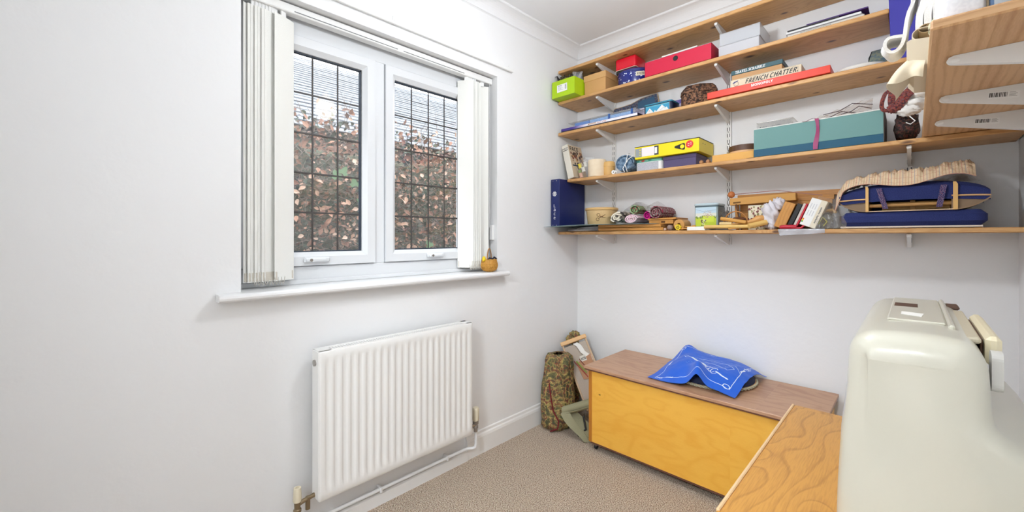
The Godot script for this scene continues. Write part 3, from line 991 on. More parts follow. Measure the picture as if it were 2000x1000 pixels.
func make_shelves() -> void:
	var ends := [1.59, 1.59, 1.72, 1.925, 1.925]
	var lab := ["highest pine shelf board, close under the ceiling coving", "second pine shelf from the ceiling, carrying the lime green box", "third pine shelf from the ceiling, carrying the board games", "fourth pine shelf from the ceiling, carrying the teal box file", "lowest pine shelf, carrying the navy lace pillows"]
	var offs := [[0.0, 0.0], [0.13, 0.1], [0.45, 0.35], [0.27, 0.6], [0.62, 0.2]]
	for i in 5:
		var st := begin()
		# rounded nosing on the front edge
		cbox(st, Vector3(0.08 if i == 3 else 0.008, SH[i], 0.002), Vector3(ends[i], SH[i] + TH, 0.228), 0.003, 0)
		solo("shelf_board", lab[i], "shelf", done(st), with_offset(M.pine, offs[i][0], offs[i][1]), Transform3D(), "pine shelves on the back wall")
	# slotted uprights with their brackets
	var ulab := ["white slotted shelf upright nearest the window wall", "white slotted shelf upright in the middle of the shelves", "white slotted shelf upright nearest the right wall"]
	var br := extrudem([Vector2(0.012, 0), Vector2(0.2, 0), Vector2(0.207, -0.003), Vector2(0.209, -0.008), Vector2(0.206, -0.013), Vector2(0.198, -0.015), Vector2(0.03, -0.054), Vector2(0.012, -0.058)], -0.006, 0.006)
	var k := 0
	for x in [0.287, 0.963, 1.645]:
		var t := thing("shelf_upright", ulab[k], "shelf upright", Vector3(x, 0, 0), "slotted shelf uprights")
		var y1 := 2.19 if k < 2 else 1.49
		var st := begin()
		# hollow channel: back in shade grey, two sides and a front pierced by pairs of slots
		part(t, "slot_shade_plate", boxat(Vector3(-0.012, 1.109, 0.0005), Vector3(0.012, y1 - 0.001, 0.006), 0), mat(c8(104, 103, 102), 0.6, 0.3))  # added grey plate: the shade in the slots is put into its colour
		for s in [-1, 1]: cbox(st, Vector3(s * 0.0125 - 0.0005, 1.108, 0.0015), Vector3(s * 0.0125 + 0.0005, y1, 0.0125), 0)
		for q in [[-0.013, -0.0071], [-0.0039, 0.0039], [0.0071, 0.013]]: cbox(st, Vector3(q[0], 1.108, 0.0115), Vector3(q[1], y1, 0.0125), 0.0003)
		var y := 1.125
		cbox(st, Vector3(-0.0071, 1.108, 0.0115), Vector3(0.0071, y, 0.0125), 0)
		while y < y1 - 0.03:
			cbox(st, Vector3(-0.0071, y + 0.019, 0.0115), Vector3(0.0071, y + 0.032, 0.0125), 0)
			y += 0.032
		part(t, "channel", done(st), M.white_metal)
		for i in 5:
			if k == 2 and i < 3: continue
			var b := part(t, "bracket", br, M.white_metal, Transform3D(Basis(Vector3(0, 0, 1), Vector3.UP, Vector3(-1, 0, 0)), Vector3(0, SH[i] - 0.0005, 0)))
			part(b, "end_cap", lathem([Vector2(0, -0.008), Vector2(0.0065, -0.006), Vector2(0.0075, 0), Vector2(0.0065, 0.006), Vector2(0, 0.008)], 12), M.white_plastic, Transform3D(Basis(Vector3(1, 0, 0), Vector3(0, 0, 1), Vector3(0, -1, 0)), Vector3(0.204, -0.0085, 0)))
		k += 1
	# side shelf on the right wall, resting on the fourth shelf
	solo("shelf_board", "wide pine side shelf on the right wall, seen from below", "shelf", boxat(Vector3(1.679, 1.513, 0.003), Vector3(RX - 0.003, 1.531, 1.315), 0.003, 2), M.pine_panel)
	var bl := ["white steel bracket with plain face, nearest under side shelf", "white steel bracket with barcode sticker, middle one under side shelf", "white steel bracket with barcode sticker, farthest under side shelf"]
	var shape := extrudem([Vector2(0, 0), Vector2(0.212, 0), Vector2(0.22, -0.003), Vector2(0.222, -0.009), Vector2(0.218, -0.015), Vector2(0.208, -0.018), Vector2(0, -0.07)], -0.006, 0.006)
	var bc := imat(barcode(), 0.5)
	var n := 0
	for z in [1.135, 0.805, 0.49]:
		var t := thing("shelf_bracket", bl[n], "shelf bracket", Vector3(RX - 0.002, 1.5125, z), "brackets under the side shelf")
		var b := Basis(Vector3(-1, 0, 0), Vector3.UP, Vector3(0, 0, -1))
		part(t, "arm", shape, M.white_metal, Transform3D(b, Vector3.ZERO))
		part(t, "wall_plate", boxat(Vector3(-0.004, -0.11, -0.013), Vector3(0.0015, 0.0, 0.013), 0.001), M.white_metal)
		part(t, "end_cap", blobm(Vector3(0.012, 0.009, 0.0075), 0, 1, 1), M.white_plastic, Transform3D(Basis.IDENTITY, Vector3(-0.211, -0.009, 0)))
		if n > 0:
			print_on(t, "barcode_sticker", bc, 0.05, 0.017, Transform3D(Basis(Vector3(0, 0, 1), deg_to_rad(-7.0)), Vector3(-0.115, -0.021, 0.0064)))
		n += 1

func make_chest() -> void:
	var t := thing("storage_chest", "low orange varnished plywood chest with brown lid, on castors", "chest", Vector3(0, 0, 0))
	part(t, "lid", boxat(Vector3(0.376, 0.438, 0.028), Vector3(1.42, 0.452, 0.477), 0.002), M.lid)
	part(t, "lid_lipping", boxat(Vector3(0.378, 0.431, 0.032), Vector3(1.418, 0.438, 0.472), 0.001), M.lid_edge)
	part(t, "front_panel", boxat(Vector3(0.414, 0.045, 0.44), Vector3(1.386, 0.431, 0.456), 0.001), M.ply)
	for x in [0.394, 1.386]:
		part(t, "corner_post", boxat(Vector3(x, 0.042, 0.43), Vector3(x + 0.02, 0.431, 0.4575), 0.003), M.post)
	for x in [0.395, 1.389]:
		part(t, "end_panel", boxat(Vector3(x, 0.045, 0.04), Vector3(x + 0.016, 0.431, 0.43), 0.001, 2), M.ply)
	part(t, "back_panel", boxat(Vector3(0.41, 0.045, 0.035), Vector3(1.39, 0.431, 0.045), 0.001), M.ply)
	part(t, "base", boxat(Vector3(0.4, 0.033, 0.04), Vector3(1.4, 0.045, 0.452), 0.002), M.lid_edge)
	for p in [Vector2(0.425, 0.43), Vector2(1.37, 0.43), Vector2(0.425, 0.075), Vector2(1.37, 0.075)]:
		var c := part(t, "castor", boxat(Vector3(-0.008, 0.018, -0.01), Vector3(0.008, 0.034, 0.01), 0.002), M.chrome, Transform3D(Basis.IDENTITY, Vector3(p.x, 0, p.y)))
		part(c, "wheel", lathem([Vector2(0, -0.007), Vector2(0.011, -0.007), Vector2(0.0135, -0.004), Vector2(0.0135, 0.004), Vector2(0.011, 0.007), Vector2(0, 0.007)], 18), M.black, Transform3D(Basis(Vector3(0, 1, 0), Vector3(1, 0, 0), Vector3(0, 0, -1)), Vector3(0, 0.0138, 0)))

func make_pillow_and_cloth() -> void:
	var c := Vector3(0.945, 0.453, 0.195)
	var R := 0.188
	var t := thing("lace_pillow", "round navy lace-making pillow with cream braided rim, on the chest", "pillow", c)
	var prof := [Vector2(0, 0.001), Vector2(R - 0.01, 0.001), Vector2(R, 0.006)]
	var navy := nmat(noise_tex(51, 0.4, [c8(26, 34, 62), c8(40, 50, 84)], [0.3, 0.7], FastNoiseLite.TYPE_SIMPLEX, 1, 128), 12.0, 0.85)
	var dome := [Vector2(R - 0.006, 0.012)]
	for i in 9:
		var a := i / 8.0 * PI / 2
		dome.append(Vector2((R - 0.006) * pow(cos(a), 0.5), 0.014 + 0.056 * sin(a)))
	part(t, "cushion", lathem(dome, 48), navy)
	part(t, "base_board", lathem(prof + [Vector2(R, 0.012), Vector2(R - 0.01, 0.014), Vector2(0, 0.014)], 48), M.light_wood)
	var st := begin()      # plaited braid round the rim
	for s in 2:
		var pts := []
		for i in 240:
			var a := TAU * i / 240.0
			var w := i * PI / 4.0 + s * PI
			pts.append(Vector3(cos(a) * (R + 0.002 + 0.002 * cos(w)), 0.009 + 0.004 * sin(w), sin(a) * (R + 0.002 + 0.002 * cos(w))))
		tube(st, pts, 0.0032, 5, true)
	part(t, "braid", done(st), nmat(noise_tex(52, 0.2, [c8(176, 172, 140), c8(226, 222, 200)], [0.35, 0.65], FastNoiseLite.TYPE_SIMPLEX, 1, 128), 10.0))
	# printed blue cloth thrown over it
	var im := canvas(768, 768, c8(30, 98, 214))
	var w := c8(226, 236, 250)
	stroke(im, [Vector2(60, 700), Vector2(80, 560), Vector2(70, 420), Vector2(90, 300), Vector2(80, 120)], 5, w)
	stroke(im, [Vector2(70, 700), Vector2(200, 690), Vector2(330, 700), Vector2(470, 690), Vector2(680, 705)], 5, w)
	stroke(im, [Vector2(700, 700), Vector2(705, 500), Vector2(690, 330), Vector2(700, 90)], 5, w)
	stroke(im, [Vector2(80, 90), Vector2(260, 78), Vector2(480, 90), Vector2(690, 80)], 5, w)
	for q in [[70, 715, 16], [108, 712, 14], [700, 300, 18], [706, 270, 14], [670, 690, 26], [90, 120, 20]]:
		stroke(im, ring_pts(Vector2(q[0], q[1]), q[2], q[2] * 0.8), 6, w)
	stroke(im, [Vector2(84, 470), Vector2(78, 380)], 12, w)
	stroke(im, [Vector2(150, 692), Vector2(215, 690)], 12, w)
	stroke(im, [Vector2(692, 420), Vector2(700, 350)], 14, w)
	# a drawn bobbin, thread and looping stitches in the middle
	stroke(im, [Vector2(250, 330), Vector2(330, 390), Vector2(400, 450), Vector2(430, 500)], 26, w)
	stroke(im, [Vector2(180, 300), Vector2(240, 330), Vector2(200, 350), Vector2(175, 320)], 6, w)
	for i in 5:
		stroke(im, ring_pts(Vector2(430 + i * 24, 520 + i * 10), 26, 44, 24, 0.3, 5.6), 6, w)
	stroke(im, [Vector2(540, 560), Vector2(600, 600), Vector2(650, 610)], 14, w)
	var r := RandomNumberGenerator.new()
	r.seed = 9
	for i in 70:
		var a := Vector2(r.randf_range(230, 620), r.randf_range(230, 470))
		stroke(im, [a, a + Vector2(r.randf_range(10, 60), r.randf_range(-16, 26))], 2, c8(150, 182, 232))
	stroke(im, [Vector2(300, 300), Vector2(420, 270), Vector2(560, 330), Vector2(640, 420), Vector2(600, 480), Vector2(500, 400), Vector2(380, 360)], 4, w)
	stroke(im, [Vector2(560, 330), Vector2(620, 330), Vector2(700, 460)], 4, c8(190, 210, 240))
	var blue := imat(im, 0.9)
	blue.rim_enabled = true
	blue.rim = 0.4
	var n := FastNoiseLite.new()
	n.seed = 6
	n.frequency = 1.0
	var g := fgrid(56, 48, func(u, v):
		# corners of the cloth on the floor of the chest, back edge first
		var a := Vector3(0.728, 0, 0.07).lerp(Vector3(1.14, 0, 0.022), u)
		var b := Vector3(0.716, 0, 0.424).lerp(Vector3(1.108, 0, 0.43), u)
		b.z += 0.018 * sin(u * PI * 1.6 + 0.4) * u
		var p := a.lerp(b, v)
		var d := Vector2(p.x - c.x, p.z - c.z).length()
		var y := 0.4545
		if d < R: y = 0.453 + 0.017 + 0.058 * pow(maxf(0.0, 1.0 - pow(d / (R + 0.004), 4.0)), 0.5)
		var soft := 0.472 + 0.056 * (1.0 - smoothstep(0.10, 0.27, d))      # taut cloth does not follow the rim
		y = maxf(y, lerpf(0.4555, soft, 1.0 - smoothstep(0.2, 0.285, d)))
		# folds: an arch at the front, a lump at the far left corner, one sag to the right
		y += 0.052 * exp(-pow((p.x - 0.935 - (p.z - 0.36) * 0.25) / 0.032, 2)) * smoothstep(0.28, 0.36, p.z)
		y += 0.066 * exp(-(pow((p.x - 0.772) / 0.048, 2) + pow((p.z - 0.075) / 0.075, 2)))
		y += 0.02 * exp(-pow((p.x - 0.85 + p.z * 0.1) / 0.05, 2)) * (1.0 - v)
		y += 0.004 * n.get_noise_2d(u * 5.0, v * 5.0) * smoothstep(0.456, 0.475, y)
		return Vector3(p.x, y + 0.0025, p.z))
	solo("printed_cloth", "bright blue cloth with white line print draped over the round pillow", "cloth", sheetm(g, 0.0016), blue)

func make_table() -> void:
	var y := 0.62
	var t := thing("low_table", "table with printed wood-grain top and pale edge, beside the chest", "table", Vector3(0, 0, 0))
	part(t, "tabletop", boxat(Vector3(1.388, y - 0.022, 0.795), Vector3(1.905, y, 1.505), 0.003, 2), M.print_wood)
	part(t, "edge_strip", boxat(Vector3(1.381, y - 0.024, 0.793), Vector3(1.388, y + 0.001, 1.497), 0.002, 2), mat(c8(238, 204, 158), 0.45))
	part(t, "front_lipping", boxat(Vector3(1.381, y - 0.024, 1.497), Vector3(1.907, y + 0.0015, 1.518), 0.006), mat(c8(214, 150, 62), 0.3))
	for p in [Vector2(1.42, 0.83), Vector2(1.42, 1.46), Vector2(1.87, 0.83), Vector2(1.87, 1.46)]:
		part(t, "leg", boxat(Vector3(p.x - 0.018, 0, p.y - 0.018), Vector3(p.x + 0.018, y - 0.022, p.y + 0.018), 0.003, 1), M.post)
	for z in [0.82, 1.47]:
		part(t, "apron", boxat(Vector3(1.44, y - 0.09, z), Vector3(1.85, y - 0.022, z + 0.016), 0.002), M.post)

func make_sewing_case() -> void:
	var y0 := 0.621
	var t := thing("sewing_machine_case", "tall cream plastic sewing machine cover with carrying handle on the table", "sewing machine", Vector3(0, 0, 0))
	var cream := mat(c8(216, 213, 197), 0.3)
	cream.clearcoat_enabled = true
	cream.clearcoat = 0.35
	cream.clearcoat_roughness = 0.12
	# end profile, from the left foot over the top to the spread right foot
	var base := [Vector2(1.558, y0), Vector2(1.561, 0.72), Vector2(1.566, 0.82), Vector2(1.574, 0.90)]
	for i in 8:
		var a := PI * (1.0 - 0.5 * (i + 0.5) / 8.0)
		base.append(Vector2(1.620 + 0.043 * cos(a), 0.952 + 0.042 * sin(a)))
	base.append_array([Vector2(1.64, 0.996), Vector2(1.665, 0.997), Vector2(1.69, 0.996)])
	for i in 8:
		var a := PI / 2 * (1.0 - (i + 0.5) / 8.0)
		base.append(Vector2(1.702 + 0.036 * cos(a), 0.944 + 0.05 * sin(a)))
	base.append_array([Vector2(1.7395, 0.92), Vector2(1.741, 0.89), Vector2(1.7435, 0.872), Vector2(1.752, 0.86), Vector2(1.772, 0.848), Vector2(1.8, 0.832), Vector2(1.82, 0.805), Vector2(1.834, 0.76), Vector2(1.84, 0.7), Vector2(1.842, y0)])
	var zs := []
	for i in 8:
		var a := PI / 2 * i / 7.0
		zs.append([1.462 - 0.042 * (1.0 - cos(a)), 0.042 * (1.0 - sin(a))])
	for i in 8:
		var a := PI / 2 * (7 - i) / 7.0
		zs.append([0.893 + 0.042 * (1.0 - cos(a)), 0.042 * (1.0 - sin(a))])
	var ring := func(ins: float) -> Array:
		return base.map(func(p):
			var s := Vector2(clampf(p.x, 1.604, 1.698), minf(p.y, 0.95))
			var d: Vector2 = s - p
			return p + d.normalized() * minf(ins, d.length()))
	var rows := []
	for q in zs:
		var row := []
		for p in ring.call(q[1]): row.append(Vector3(p.x, p.y, q[0]))
		rows.append(row)
	var st := begin()
	grid(st, rows, Vector2(1, 1), 1, true)
	for e in [0, rows.size() - 1]:      # the flat ends
		var flat := PackedVector2Array(rows[e].map(func(p): return Vector2(p.x, p.y)))
		var tri := Geometry2D.triangulate_polygon(flat)
		for i in range(0, tri.size(), 3):
			face(st, [rows[e][tri[i]], rows[e][tri[i + 1]], rows[e][tri[i + 2]]], Vector3(0, 0, 1 if e == 0 else -1), [], 1)
	part(t, "cover", done(st), cream)
	# top: inset panel with its grooves, vent, sticker, ridge and handle well painted dark
	var panel := part(t, "top_panel", boxat(Vector3(1.622, 0.9945, 0.95), Vector3(1.698, 0.999, 1.31), 0.002), cream)
	var vent := part(panel, "vent", boxat(Vector3(1.627, 0.9985, 1.06), Vector3(1.664, 0.9996, 1.118), 0.0004), mat(c8(92, 66, 52), 0.6))
	vent.set_meta("label", "dark brown vent grille")
	part(panel, "sticker", extrudem([Vector2(1.64, -1.245), Vector2(1.668, -1.262), Vector2(1.672, -1.215), Vector2(1.64, -1.205)], 0, 0.0005), M.paper, Transform3D(Basis(Vector3(1, 0, 0), Vector3(0, 0, -1), Vector3(0, 1, 0)), Vector3(0, 0.9992, 0)))
	part(t, "ridge", boxat(Vector3(1.7, 0.99, 0.93), Vector3(1.708, 1.0, 1.335), 0.003, 2), cream)
	part(t, "handle_well_shade", boxat(Vector3(1.709, 0.985, 0.945), Vector3(1.731, 0.9935, 1.0), 0.003), mat(c8(92, 66, 52), 0.6))  # brown block, the shade of an opening put into its colour
	part(t, "handle_tray", boxat(Vector3(1.709, 0.978, 1.02), Vector3(1.735, 0.988, 1.36), 0.003), mat(c8(206, 196, 172), 0.4))
	part(t, "handle_gap_shade", boxat(Vector3(1.7345, 0.96, 1.12), Vector3(1.738, 0.984, 1.34), 0.001), mat(c8(92, 66, 52), 0.6))  # brown strip coloured as the shade behind the handle
	part(t, "handle", boxat(Vector3(1.739, 0.945, 1.09), Vector3(1.757, 0.992, 1.36), 0.006, 2), mat(c8(238, 226, 192), 0.35))
	part(t, "catch", extrudem(rrect(0.034, 0.06, 0.012), -0.006, 0.006), mat(c8(212, 210, 204), 0.4), Transform3D(Basis(Vector3(0, 0, 1), Vector3.UP, Vector3(-1, 0, 0)), Vector3(1.748, 0.945, 1.385)))

func make_corner_bags() -> void:
	# tapestry drawstring bag slumped in the corner
	var tap := nmat(noise_tex(61, 0.03, [c8(70, 74, 58), c8(96, 96, 66), c8(168, 148, 82), c8(216, 194, 122), c8(116, 80, 56), c8(150, 56, 56), c8(78, 84, 64)], [0.0, 0.36, 0.45, 0.53, 0.62, 0.68, 0.76], FastNoiseLite.TYPE_SIMPLEX, 4, 256, false), 2.6, 0.95, noise_tex(62, 0.05, [], []), 0.3)
	var t := thing("tapestry_bag", "slumped green and gold tapestry fabric bag in the corner", "bag", Vector3(0.1, 0, 0.36))
	var n := FastNoiseLite.new()
	n.seed = 12
	n.frequency = 1.0
	var ys := [0.0, 0.012, 0.05, 0.11, 0.18, 0.25, 0.31, 0.36, 0.4, 0.425, 0.43]
	var rs := [0.75, 0.96, 1.0, 0.98, 1.0, 0.98, 0.92, 0.86, 0.84, 0.7, 0.3]
	var rows := []
	for k in ys.size():
		var row := []
		for j in 41:
			var a := TAU * j / 40.0
			var rr: float = rs[k] * (1.0 + 0.24 * n.get_noise_2d(cos(a) * 2.0 + k * 0.35, sin(a) * 2.0 + ys[k] * 6.0))
			if ys[k] > 0.33: rr *= 1.0 + 0.1 * sin(a * 9.0)
			var cx: float = -0.012 + 0.03 * (0.43 - ys[k]) + (0.006 * sin(ys[k] * 22.0))
			row.append(Vector3(maxf(cx + cos(a) * 0.088 * rr, -0.098), ys[k], -0.015 + sin(a) * 0.118 * rr - 0.04 * ys[k]))
		rows.append(row)
	var st := begin()
	grid(st, rows, Vector2(1, 1), 1)
	part(t, "bag_body", done(st), tap)
	part(t, "piping", tubem([Vector3(0.0, 0.34, 0.07), Vector3(0.012, 0.27, 0.085), Vector3(0.03, 0.2, 0.092), Vector3(0.045, 0.13, 0.09), Vector3(0.075, 0.07, 0.075), Vector3(0.07, 0.03, 0.08), Vector3(0.03, 0.008, 0.1)], 0.004, 6), mat(c8(120, 26, 34), 0.8))
	part(t, "knot", blobm(Vector3(0.012, 0.014, 0.012), 0.2, 1.0, 3), mat(c8(50, 54, 50), 0.9), Transform3D(Basis.IDENTITY, Vector3(-0.03, 0.4, 0.03)))
	t = thing("tapestry_remnant", "crumpled tapestry fabric peeping over the organiser's wooden top bar", "fabric", Vector3(0.1, 0, 0.345))
	st = begin()
	blob(st, Vector3(-0.035, 0.50, -0.225), Vector3(0.042, 0.03, 0.026), 0.5, 0.25, 5)
	blob(st, Vector3(-0.053, 0.476, -0.195), Vector3(0.03, 0.028, 0.024), 0.5, 0.25, 8)
	blob(st, Vector3(-0.055, 0.26, -0.26), Vector3(0.03, 0.26, 0.035), 0.12, 0.2, 9)
	part(t, "ruffle", done(st), tap)
	# wooden framed hanging organiser leaning in the corner
	var tl := Vector3(0.028, 0.462, 0.225)
	var tr := Vector3(0.14, 0.52, 0.118)
	var dn := Vector3(0.125, -0.44, 0.095)
	var ex := (tr - tl).normalized()
	var ey := -dn.normalized()
	ey = (ey - ex * ey.dot(ex)).normalized()
	var ez := ex.cross(ey)
	var wd := tl.distance_to(tr)
	var o := thing("hanging_organiser", "beige cloth hanging organiser with pale wooden top bar, leaning in the corner", "organiser", tl)
	o.basis = Basis(ex, ey, ez)
	var beige := nmat(noise_tex(64, 0.3, [c8(176, 162, 148), c8(198, 186, 172)], [0.3, 0.7], FastNoiseLite.TYPE_SIMPLEX, 1, 128), 10.0)
	part(o, "cloth_panel", boxat(Vector3(0.006, -0.43, -0.008), Vector3(wd - 0.006, -0.034, 0.0), 0.002), beige)
	part(o, "top_bar", boxat(Vector3(-0.004, -0.022, -0.014), Vector3(wd + 0.004, 0.004, 0.014), 0.004), M.light_wood)
	for x in [0.0, wd - 0.012]:
		part(o, "side_rail", boxat(Vector3(x, -0.43, -0.01), Vector3(x + 0.012, -0.02, 0.006), 0.003, 1), mat(c8(206, 178, 146), 0.6))
	var pk := part(o, "pocket", extrudem([Vector2(0.055, -0.25), Vector2(wd - 0.014, -0.27), Vector2(wd - 0.014, -0.12), Vector2(0.045, -0.15)], 0.001, 0.006), mat(c8(186, 140, 108), 0.8))
	part(pk, "patch", boxat(Vector3(0.10, -0.215, 0.006), Vector3(0.122, -0.195, 0.0068), 0), mat(c8(96, 98, 104), 0.8))
	for q in [[0.038, -0.13, 0.085, -0.245, c8(170, 30, 36), 0.0022], [0.052, -0.135, 0.088, -0.22, c8(150, 158, 80), 0.006], [0.075, -0.13, 0.10, -0.2, c8(120, 60, 44), 0.003]]:
		part(o, "knitting_needle", tubem([Vector3(q[0], q[1], 0.009), Vector3(q[2], q[3], 0.009)], q[5], 7), mat(q[4], 0.5))
	part(o, "paper_slip", sheetm(fgrid(3, 6, func(u, v): return Vector3(lerpf(0.085, 0.15, v) + (u - 0.5) * 0.03 + 0.006 * sin(v * 9.0), lerpf(-0.03, -0.16, v), 0.008 + 0.006 * sin(v * 5.0 + u))), 0.0006), M.paper)
	part(o, "printed_card", boxat(Vector3(0.08, -0.15, 0.006), Vector3(0.118, -0.115, 0.0085), 0.0005), mat(c8(226, 222, 212), 0.7))
	for i in 4: part(o, "card_mark", boxat(Vector3(0.086 + i * 0.008, -0.142, 0.0085), Vector3(0.09 + i * 0.008, -0.126, 0.009), 0), M.black)
	# khaki canvas folded beside the chest
	var khaki := nmat(noise_tex(66, 0.3, [c8(138, 134, 104), c8(164, 160, 130)], [0.3, 0.7], FastNoiseLite.TYPE_SIMPLEX, 1, 128), 10.0)
	var k := thing("canvas_bag", "folded khaki canvas bag squeezed beside the chest", "bag", Vector3(0.268, 0, 0.365))
	st = begin()      # rolled top flap, its spiral open at the left end
	sheet(st, fgrid(8, 26, func(u, v):
		var a: float = v * TAU * 1.45 + 2.2
		var rr: float = 0.03 - 0.012 * v
		var q := Vector3(-0.075, 0.135, 0.045).lerp(Vector3(0.09, 0.215, -0.005), u)
		return q + Vector3(-0.35 * cos(a) * rr, 0.85 * cos(a) * rr, 0.9 * sin(a) * rr)), 0.003)
	part(k, "rolled_flap", done(st), khaki)
	st = begin()      # creased body, doubled back on itself like a V
	sheet(st, fgrid(8, 8, func(u, v): return Vector3(lerpf(-0.08, 0.075, v) + 0.02 * u, lerpf(0.12, 0.004, v) + 0.05 * u * (1.0 - v), 0.07 - 0.03 * u + 0.012 * sin(v * 5.0))), 0.003)
	sheet(st, fgrid(8, 8, func(u, v): return Vector3(lerpf(-0.075, 0.09, v) + 0.02 * u, lerpf(0.11, 0.03, v) + 0.05 * u * (1.0 - v), 0.045 - 0.06 * u + 0.012 * sin(v * 5.0 + 1.0))), 0.003)
	sheet(st, fgrid(8, 8, func(u, v): return Vector3(lerpf(-0.06, 0.06, v), lerpf(0.1, 0.003, v), 0.02 - 0.08 * u + 0.01 * sin(v * 6.0))), 0.003)
	part(k, "fold", done(st), khaki)
	part(k, "strap", tubem([Vector3(0.03, 0.12, 0.0), Vector3(0.06, 0.06, 0.02), Vector3(0.02, 0.012, 0.03), Vector3(-0.02, 0.008, 0.0)], 0.006, 6), M.black)

func make_basket() -> void:
	var t := thing("wicker_basket", "tiny golden wicker basket with handle on the window sill", "basket", Vector3(0.012, 0.9605, 0.835))
	var gold := mat(c8(206, 152, 66), 0.5)
	var body := [Vector2(0.02, 0.001), Vector2(0.03, 0.005), Vector2(0.041, 0.022), Vector2(0.044, 0.036), Vector2(0.041, 0.05), Vector2(0.038, 0.062), Vector2(0.036, 0.062), Vector2(0.036, 0.05), Vector2(0.03, 0.015), Vector2(0, 0.012)]
	part(t, "bowl", lathem(body, 28), gold)
	var st := begin()
	for i in 26:      # upright canes
		var a := TAU * i / 26.0
		tube(st, [Vector3(cos(a) * 0.032, 0.006, sin(a) * 0.032), Vector3(cos(a) * 0.0425, 0.022, sin(a) * 0.0425), Vector3(cos(a) * 0.0455, 0.036, sin(a) * 0.0455), Vector3(cos(a) * 0.039, 0.063, sin(a) * 0.039)], 0.0022, 5)
	for y in [0.014, 0.03, 0.046]:
		var pts := []
		for i in 52:
			var a := TAU * i / 52.0
			var rr := 0.0445 if y == 0.03 else (0.0395 if y == 0.014 else 0.0435)
			pts.append(Vector3(cos(a) * (rr + 0.0018 * (i % 2)), y, sin(a) * (rr + 0.0018 * (i % 2))))
		tube(st, pts, 0.0018, 4, true)
	part(t, "weave", done(st), gold)
	st = begin()
	var rim := []
	for i in 40:
		var a := TAU * i / 40.0
		rim.append(Vector3(cos(a) * 0.039, 0.064 + 0.0012 * (i % 2), sin(a) * 0.039))
	tube(st, rim, 0.003, 6, true)
	part(t, "rim", done(st), gold)
	var arc := []
	for i in 13:
		var a := PI * i / 12.0
		arc.append(Vector3(0.012 * cos(a), 0.062 + 0.062 * sin(a), 0.026 * cos(a)))
	part(t, "handle", tubem(arc, 0.0034, 7), mat(c8(160, 116, 70), 0.6))
	part(t, "yellow_tassel", blobm(Vector3(0.009, 0.014, 0.01), 0.4, 0.3, 4), mat(c8(240, 206, 40), 0.8), Transform3D(Basis.IDENTITY, Vector3(0.004, 0.07, 0.042)))
	part(t, "dark_ribbon", tubem([Vector3(0.02, 0.064, 0.03), Vector3(0.012, 0.074, 0.01), Vector3(0.024, 0.07, -0.004), Vector3(0.02, 0.078, -0.018), Vector3(0.026, 0.068, -0.03)], 0.005, 6), mat(c8(34, 36, 56), 0.7))

# a boxy thing: node at the middle of its foot, first part made
func crate(called: String, label: String, cat: String, x0: float, x1: float, y: float, h: float, z0: float, z1: float, m: Material, bev := 0.0015, pname := "body") -> Node3D:
	var t := thing(called, label, cat, Vector3((x0 + x1) / 2, y, (z0 + z1) / 2))
	part(t, pname, boxm(Vector3(x1 - x0, h, z1 - z0), bev), m)
	return t

